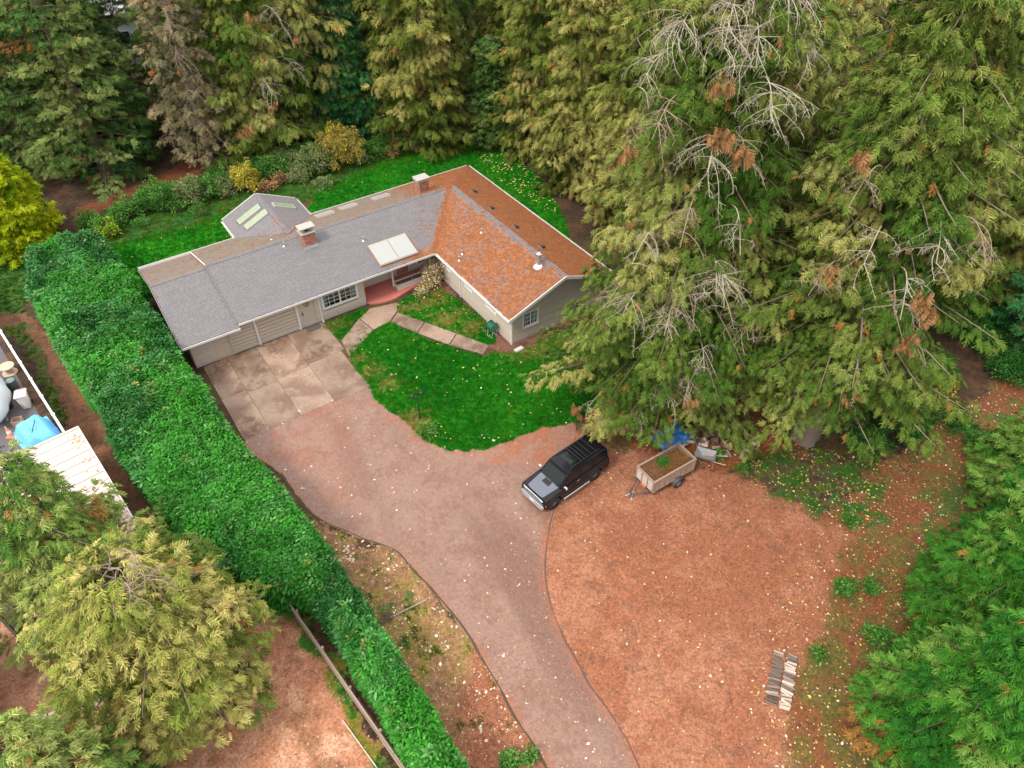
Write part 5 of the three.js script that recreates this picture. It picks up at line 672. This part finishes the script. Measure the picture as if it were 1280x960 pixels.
{ // blue tarp over a wood pile
  const p = P(842, 549), g = thing('covered_woodpile', 'torn blue tarp thrown over a low woodpile behind the trailer', 'tarp', p.x, 0, p.z, .55), s = new THREE.PlaneGeometry(2.1, 1.5, 44, 32).rotateX(-Math.PI / 2), q = s.attributes.position; for (let i = 0; i < q.count; i++) { const x = q.getX(i), z = q.getZ(i), e = Math.max(Math.abs(x) / 1.05, Math.abs(z) / .75) + (vnoise(x * 3 + 4, z * 3) - .5) * .5, h = .6 * (1 - sstep(.55, 1, e)) + (fbm(x * 3 + 5, z * 3, 4) - .5) * .34 + Math.abs(Math.sin(x * 5 + z * 3)) * .05; q.setY(i, Math.max(.03, h)); } s.computeVertexNormals(); part('tarp', s, phys([.012, .16, .48], .5, { side: THREE.DoubleSide }), g); const r = rng(93); { const l = []; for (let i = 0; i < 90; i++) l.push([M4((r() - .5) * 2, .62 + r() * .1 - .3 * r(), (r() - .5) * 1.4, .4 + r() * .5, r() * 6.28, r() - .5, r() - .5), r() < .5 ? [.3, .16, .07] : [.06, .1, .02]]); instanced('needle_litter', CLUMP.twig[0], leafMat(), l, g); } for (let i = 0; i < 26; i++) { const m = part('log', logGeos[i % 5], logMats[i % 4], g); m.position.set((r() - .5) * 1.9, .1 + r() * .2, (r() < .5 ? -1 : 1) * (.55 + r() * .3)); m.rotation.set(r() * .4, r() * 6, r() * 6); }
}
{ // upturned wheelbarrow
  const p = P(882, 578), g = thing('wheelbarrow', 'grey wheelbarrow standing behind the trailer beside the log heap', 'wheelbarrow', p.x, 0, p.z, -.35), st = mat([.3, .31, .32], .5, { metalness: .5 }), sh = [[-.42, .3, .24], [.5, .3, .3]], v = [];
  const A = [[-.3, .36, -.2], [.3, .36, -.2], [.3, .36, .2], [-.3, .36, .2]], B = [[-.62, .66, -.36], [.42, .66, -.36], [.42, .66, .36], [-.62, .66, .36]], qd = (a, b, c, d) => v.push(...a, ...b, ...c, ...a, ...c, ...d); qd(A[3], A[2], A[1], A[0]); for (let i = 0; i < 4; i++) { const j = (i + 1) % 4; qd(A[i], A[j], B[j], B[i]); qd(B[i], B[j], A[j].map(k => k * 1.04), A[i].map(k => k * 1.04)); } const tg = new THREE.BufferGeometry(); tg.setAttribute('position', new THREE.Float32BufferAttribute(v, 3)); tg.computeVertexNormals(); part('tub', tg, st, g);
  for (const z of [-1, 1]) part('handle', rod([-.7, .3, z * .08], [1.0, .52, z * .32], .022), mat([.45, .33, .2], .8), g); for (const z of [-1, 1]) part('leg', rod([.3, .36, z * .22], [.42, .0, z * .25], .018), st, g); part('wheel', new THREE.TorusGeometry(.15, .05, 8, 18).translate(-.75, .2, 0), mat([.02, .02, .02], .9), g);
}
// ---- lamp post with two lanterns
{
  const p = P(525, 524), g = thing('lamp_post', 'black garden lamp post with two lanterns on the front lawn', 'lamp post', p.x, 0, p.z, .5), b = mat([.015, .015, .016], .5), gl = phys([.8, .82, .82], .1, { transmission: 1, thickness: 0 });
  part('post', [cyl(.06, .045, .3, 0, 0, 0), cyl(.032, .028, 1.45, 0, .3, 0), new THREE.SphereGeometry(.05, 10, 8).translate(0, 1.75, 0)], b, g); part('arm', [rod([-.26, 1.72, 0], [.26, 1.72, 0], .018)], b, g);
  for (const x of [-.26, .26]) { const l = new THREE.Group(); l.name = 'lantern'; l.position.set(x, 1.74, 0); g.add(l); part('base', cyl(.05, .07, .05, 0, 0, 0, 6), b, l); part('glass', new THREE.CylinderGeometry(.09, .065, .2, 6, 1, true).translate(0, .15, 0), gl, l); part('bars', [0, 1, 2, 3, 4, 5].map(k => rod([Math.sin(k * 1.047) * .066, .05, Math.cos(k * 1.047) * .066], [Math.sin(k * 1.047) * .092, .25, Math.cos(k * 1.047) * .092], .007)), b, l); part('cap', [new THREE.ConeGeometry(.12, .1, 6).translate(0, .3, 0), new THREE.SphereGeometry(.02, 8, 6).translate(0, .37, 0)], b, l); }
}
// ---- hose reel against the wing wall
{
  const [x, z] = loc(-.12, 7.0), g = thing('hose_reel', 'green garden hose reel on a stand beside the wing wall', 'hose reel', x, 0, z, YAW + .2), gr = mat([.02, .13, .07], .6), st = mat([.3, .32, .32], .5); part('stand', [rod([-.22, 0, -.2], [-.12, .75, -.2], .02), rod([.22, 0, -.2], [.12, .75, -.2], .02), rod([-.22, 0, .2], [-.12, .75, .2], .02), rod([.22, 0, .2], [.12, .75, .2], .02), rod([-.22, .05, -.2], [-.22, .05, .2], .02), rod([.22, .05, -.2], [.22, .05, .2], .02)], st, g); const coil = []; for (let k = 0; k < 7; k++) coil.push(new THREE.TorusGeometry(.24 + (k % 2) * .03, .028, 6, 26).translate(0, .78, -.16 + k * .053)); part('hose', coil, gr, g); part('drum', [new THREE.CylinderGeometry(.33, .33, .025, 26).rotateX(Math.PI / 2).translate(0, .78, .21), new THREE.CylinderGeometry(.33, .33, .025, 26).rotateX(Math.PI / 2).translate(0, .78, -.21), new THREE.CylinderGeometry(.1, .1, .4, 14).rotateX(Math.PI / 2).translate(0, .78, 0)], mat([.03, .18, .1], .5), g);
  const [bx_, bz] = loc(.5, 9.05), bl = thing('splash_block', 'small pale concrete block at the corner of the wing', 'block', bx_, 0, bz, YAW + .1); part('block', rbx(.6, .09, .32, .02, 0, .05, 0), mat([.5, .47, .43], .9), bl); part('lip', bx(.6, .05, .04, 0, .11, .12), mat([.5, .47, .43], .9), bl);
}
// ---- old rail fence along the hedge
{
  const a = P(348, 738), b = P(520, 985), L = Math.hypot(b.x - a.x, b.z - a.z), ang = -Math.atan2(b.z - a.z, b.x - a.x), g = thing('rail_fence', 'weathered grey wooden rail fence along the near end of the hedge', 'fence', a.x, 0, a.z, ang), w = [.8, 1, 1.2].map(k => mat([.27 * k, .2 * k, .15 * k], .95)), r = rng(95), n = 5;
  for (let i = 0; i <= n; i++) part('post', cyl(.07, .06, 1.15, L * i / n, 0, 0, 8), w[i % 3], g); for (let i = 0; i < n; i++) for (const y of [.35, .7, 1.05]) part('rail', rod([L * i / n - .05, y + (r() - .5) * .06, .06], [L * (i + 1) / n + .05, y + (r() - .5) * .06, .06], .05, .045, 6), w[Math.floor(r() * 3)], g);
  const c = P(428, 900), d = P(482, 975), L2 = Math.hypot(d.x - c.x, d.z - c.z), e = thing('edging_board', 'thin pale board lying along the moss below the rail fence', 'board', c.x, 0, c.z, -Math.atan2(d.z - c.z, d.x - c.x)); for (let i = 0; i < 2; i++) part('board', rbx(L2 / 2 - .02, .07, .05, .01, L2 / 2 * (i + .5), .035, 0), mat([.5, .42, .32], .9), e);
  const f = P(487, 773), h = P(534, 750), L3 = Math.hypot(h.x - f.x, h.z - f.z), pl = thing('garden_timber', 'narrow brown timber lying between hedge and drive', 'timber', f.x, 0, f.z, -Math.atan2(h.z - f.z, h.x - f.x)); for (let i = 0; i < 2; i++) part('timber', rbx(L3 / 2 - .01, .07, .08, .012, L3 / 2 * (i + .5), .035, 0), w[1], pl);
  const sp = P(486, 773), sg = thing('stick_pile', 'small dark pile of broken sticks beside the hedge', 'sticks', sp.x, 0, sp.z); for (let i = 0; i < 22; i++) { const t = r() * 6.28, q = (r() - .5) * .4, u = (r() - .5) * .4; part('stick', rod([q - Math.cos(t) * .2, .02 + r() * .12, u - Math.sin(t) * .2], [q + Math.cos(t) * .2, .02 + r() * .16, u + Math.sin(t) * .2], .018, .01, 5), mat([.13, .08, .06], .95), sg); }
  const tp = P(640, 948), tg = thing('fallen_twigs', 'thin bare twigs lying at the edge of the drive', 'twigs', tp.x, 0, tp.z); for (let i = 0; i < 9; i++) { const t = r() * 6.28; part('twig', rod([(r() - .5) * .5, .02, (r() - .5) * .5], [Math.cos(t) * .5, .05 + r() * .1, Math.sin(t) * .5], .014, .006, 5), mat([.24, .17, .13], .95), tg); }
}
// ---- neighbour's side
{
  const a = P(-60, 318, 1.7), b = P(82, 543, 1.7), L = Math.hypot(b.x - a.x, b.z - a.z), ang = -Math.atan2(b.z - a.z, b.x - a.x), g = thing('panel_fence', 'white panel fence along the dirt path past the hedge', 'fence', a.x, 0, a.z, ang), n = Math.round(L / 1.8), vin = mat([.8, .78, .8], .5);
  for (let i = 0; i <= n; i++) part('post', [rbx(.13, 1.75, .13, .01, L * i / n, .875, 0), bx(.16, .04, .16, L * i / n, 1.77, 0)], vin, g); for (let i = 0; i < n; i++) { part('panel', bx(L / n - .14, 1.5, .04, L * (i + .5) / n, .85, 0), vin, g); part('top_rail', rbx(L / n - .14, .1, .1, .01, L * (i + .5) / n, 1.64, 0), vin, g); }
  const yardN = structure('neighbour_yard', sheetGeo(pxPoly([[-160, 330], [-60, 335], [-4, 425], [70, 556], [40, 600], [-160, 640]]), .008), mat([.1, .085, .09], .9, { bumpMap: bumpRep(1), bumpScale: .004 }));
  { // metal shed
    const A = P(35, 562, 2.5), B = P(97, 535, 2.5), Cc = P(165, 648, 2.5), d = new THREE.Vector3().subVectors(Cc, B), D = 8.6, an = -Math.atan2(d.z, d.x), s = thing('metal_shed', 'low shed with pale ribbed metal roof littered with needles', 'shed', B.x, 0, B.z, an), Wd = 6.2, met = [.95, 1, 1.05].map(k => mat([.56 * k, .44 * k, .37 * k], .6)), N = 14;
    for (let i = 0; i < N; i++) { const x = D / N * (i + .5); part('roof_panel', [bx(D / N - .01, .02, Wd, x, 2.5, Wd / 2), bx(.05, .05, Wd, x - D / N / 2 + .03, 2.53, Wd / 2)], met[i % 3], s); } part('fascia', [bx(.06, .22, Wd + .1, -.05, 2.45, Wd / 2), bx(D + .1, .2, .06, D / 2, 2.45, -.04)], white, s); part('wall', [bx(D - .3, 2.35, .1, D / 2, 1.19, .35), bx(D - .3, 2.35, .1, D / 2, 1.19, Wd - .3), bx(.1, 2.35, Wd - .8, .25, 1.19, Wd / 2), bx(.1, 2.35, Wd - .8, D - .25, 1.19, Wd / 2)], mat([.55, .5, .45], .8), s);
    const r = rng(98), l = []; for (let i = 0; i < 900; i++) { const x = r() * D, z = r() * Wd; if (fbm(x * .7, z * .7 + 3, 3) < .5 - .12 * x / D) continue; l.push([M4(x, 2.515, z, .12 + r() * .12, r() * 6.28), [.42, .2, .1]]); } const lg = new THREE.BufferGeometry(); lg.setAttribute('position', new THREE.Float32BufferAttribute([-.5, .02, 0, 0, 0, .3, .5, .03, 0, -.5, .02, 0, .5, .03, 0, 0, .02, -.3], 3)); lg.computeVertexNormals(); instanced('leaf_litter', lg, mat([1, 1, 1], .9), l, s);
  }
  const put = (px, py, y = 0) => { const v = P(px, py, y); return [v.x, 0, v.z]; };
  { const [x, , z] = put(-4, 512), g2 = thing('covered_boat', 'grey tarpaulin-covered boat in the paved yard beyond the fence', 'boat', x, 0, z, -.95), s = new THREE.SphereGeometry(1, 28, 18), q = s.attributes.position; for (let i = 0; i < q.count; i++) { const yy = q.getY(i), xx = q.getX(i), f = 1 + .06 * Math.sin(xx * 9 + q.getZ(i) * 6); q.setXYZ(i, xx * 2.3, .85 + (yy > 0 ? yy * .75 : yy * .55), q.getZ(i) * 1.05 * f * (1 - .25 * Math.max(0, xx))); } s.computeVertexNormals(); part('cover', s, mat([.36, .4, .39], .85), g2); part('trailer_frame', [bx(3.4, .08, .08, 0, .34, .4), bx(3.4, .08, .08, 0, .34, -.4), bx(.08, .08, 1.4, .3, .3, 0)], galv, g2); for (const zz of [-.75, .75]) part('wheel', new THREE.TorusGeometry(.22, .09, 8, 18).translate(.3, .31, zz), mat([.02, .02, .02], .9), g2); }
  { const [x, , z] = put(35, 508), g2 = thing('wheeled_bin', 'cream wheeled bin with reddish lid in the paved yard', 'bin', x, 0, z, .4), m = mat([.66, .58, .5], .6); const b = new THREE.CylinderGeometry(.36, .27, .92, 4, 1).rotateY(Math.PI / 4).scale(1, 1, 1.15).translate(0, .5, 0); part('body', b.toNonIndexed(), m, g2); part('lid', rbx(.62, .07, .7, .03, 0, 1.0, 0), mat([.7, .5, .42], .6), g2); part('handle', rod([-.25, 1.0, -.42], [.25, 1.0, -.42], .02), mat([.5, .12, .08], .6), g2); for (const xx of [-.24, .24]) part('wheel', new THREE.CylinderGeometry(.11, .11, .06, 14).rotateZ(Math.PI / 2).translate(xx, .11, -.3), mat([.02, .02, .02], .9), g2); }
  { const [x, , z] = put(20, 488), g2 = thing('rubbish_can', 'dark round rubbish can beside the cream bin', 'bin', x, 0, z); part('body', new THREE.LatheGeometry([[0, 0], [.24, 0], [.3, .8], [.32, .82], [.3, .84]].map(q => new THREE.Vector2(...q)), 18), mat([.05, .07, .07], .7), g2); part('lid', new THREE.SphereGeometry(.31, 16, 6, 0, 6.28, 0, 1.2).scale(1, .4, 1).translate(0, .74, 0), mat([.12, .17, .17], .6), g2); }
  { const [x, , z] = put(13, 466), g2 = thing('wire_spool', 'round tan wooden spool in the paved yard', 'spool', x, 0, z); part('flange', [cyl(.42, .42, .05, 0, .5, 0, 20)], mat([.45, .34, .24], .9), g2); part('flange', [cyl(.42, .42, .05, 0, 0, 0, 20)], mat([.45, .34, .24], .9), g2); part('core', cyl(.2, .2, .45, 0, .05, 0, 14), mat([.36, .26, .18], .9), g2); }
  { const [x, , z] = put(50, 548), g2 = thing('tarped_heap', 'heap under a bright blue tarp against the white fence', 'tarp', x, 0, z, -.75), s = new THREE.PlaneGeometry(2.9, 1.9, 40, 28).rotateX(-Math.PI / 2), q = s.attributes.position; for (let i = 0; i < q.count; i++) { const x0 = q.getX(i), z0 = q.getZ(i), e = Math.max(Math.abs(x0) / 1.45, Math.abs(z0) / .95); q.setY(i, Math.max(.03, .85 * (1 - sstep(.5, 1, e)) + (fbm(x0 * 2.5, z0 * 2.5, 3) - .5) * .4)); } s.computeVertexNormals(); part('tarp', s, phys([.12, .42, .72], .45, { side: THREE.DoubleSide }), g2); for (const [a0, c0] of [[-.6, .2], [.5, -.2], [0, .3]]) part('box', bx(.5, .5, .5, a0, .25, c0), mat([.4, .3, .2], .9), g2); part('pole', rod([-.4, .95, -.3], [.4, .9, .2], .025), darkM, g2); }
  { const [x, , z] = put(14, 545), g2 = thing('traffic_cone', 'orange traffic cone beside the blue tarp', 'cone', x, 0, z); part('cone', [cyl(.15, .03, .7, 0, .03, 0, 18)], mat([.75, .26, .12], .6), g2); part('band', cyl(.11, .085, .14, 0, .28, 0, 18), mat([.75, .72, .7], .5), g2); part('base', rbx(.4, .04, .4, .01, 0, .02, 0), mat([.6, .2, .1], .6), g2); }
  { const [x, , z] = put(24, 530), g2 = thing('wooden_crate', 'small brown crate beside the blue tarp', 'crate', x, 0, z, .3); for (let i = 0; i < 3; i++) for (const sd of [-1, 1]) { part('slat', bx(.5, .1, .02, 0, .07 + i * .13, sd * .2), mat([.36, .24, .16], .9), g2); part('slat', bx(.02, .1, .38, sd * .24, .07 + i * .13, 0), mat([.34, .22, .15], .9), g2); } part('bottom', bx(.5, .02, .4, 0, .01, 0), mat([.3, .2, .14], .9), g2); }
  { const r = rng(99), a0 = P(15, 915), b0 = P(205, 848), g2 = thing('stone_edging', 'low pale stone edging on the needle-covered ground below the young cedar', 'edging', a0.x, 0, a0.z, -Math.atan2(b0.z - a0.z, b0.x - a0.x)), L2 = Math.hypot(b0.x - a0.x, b0.z - a0.z); for (let x = 0; x < L2; x += .46) part('stone', rbx(.4 + r() * .05, .22 + r() * .06, .28, .04, x + .2, .12, (r() - .5) * .06), mat([.42 + r() * .1, .39 + r() * .08, .36 + r() * .08], .9), g2); }
}
{ // pale neighbouring house glimpsed through the firs
  const g = thing('far_house', 'pale grey house glimpsed between the dark firs', 'house', -40, 0, -84, .35), w = mat([.62, .62, .68], .8); part('wall', bx(11, 5, 7, 0, 2.5, 0), w, g); part('roof', new THREE.ExtrudeGeometry(new THREE.Shape([new THREE.Vector2(-4, 5), new THREE.Vector2(4, 5), new THREE.Vector2(0, 7.4)]), { depth: 12, bevelEnabled: false }).translate(0, 0, -6).rotateY(Math.PI / 2), mat([.5, .48, .5], .9), g); for (let i = 0; i < 4; i++) { const wi = part('window', bx(1.2, 1.3, .08, -3.9 + i * 2.6, 3.2, 3.52), mat([.75, .75, .75], .6), g); part('pane', bx(1, 1.1, .04, -3.9 + i * 2.6, 3.2, 3.58), phys([.03, .035, .04], .1), wi); }
}
console.log('objects done');
renderer.render(scene, camera);
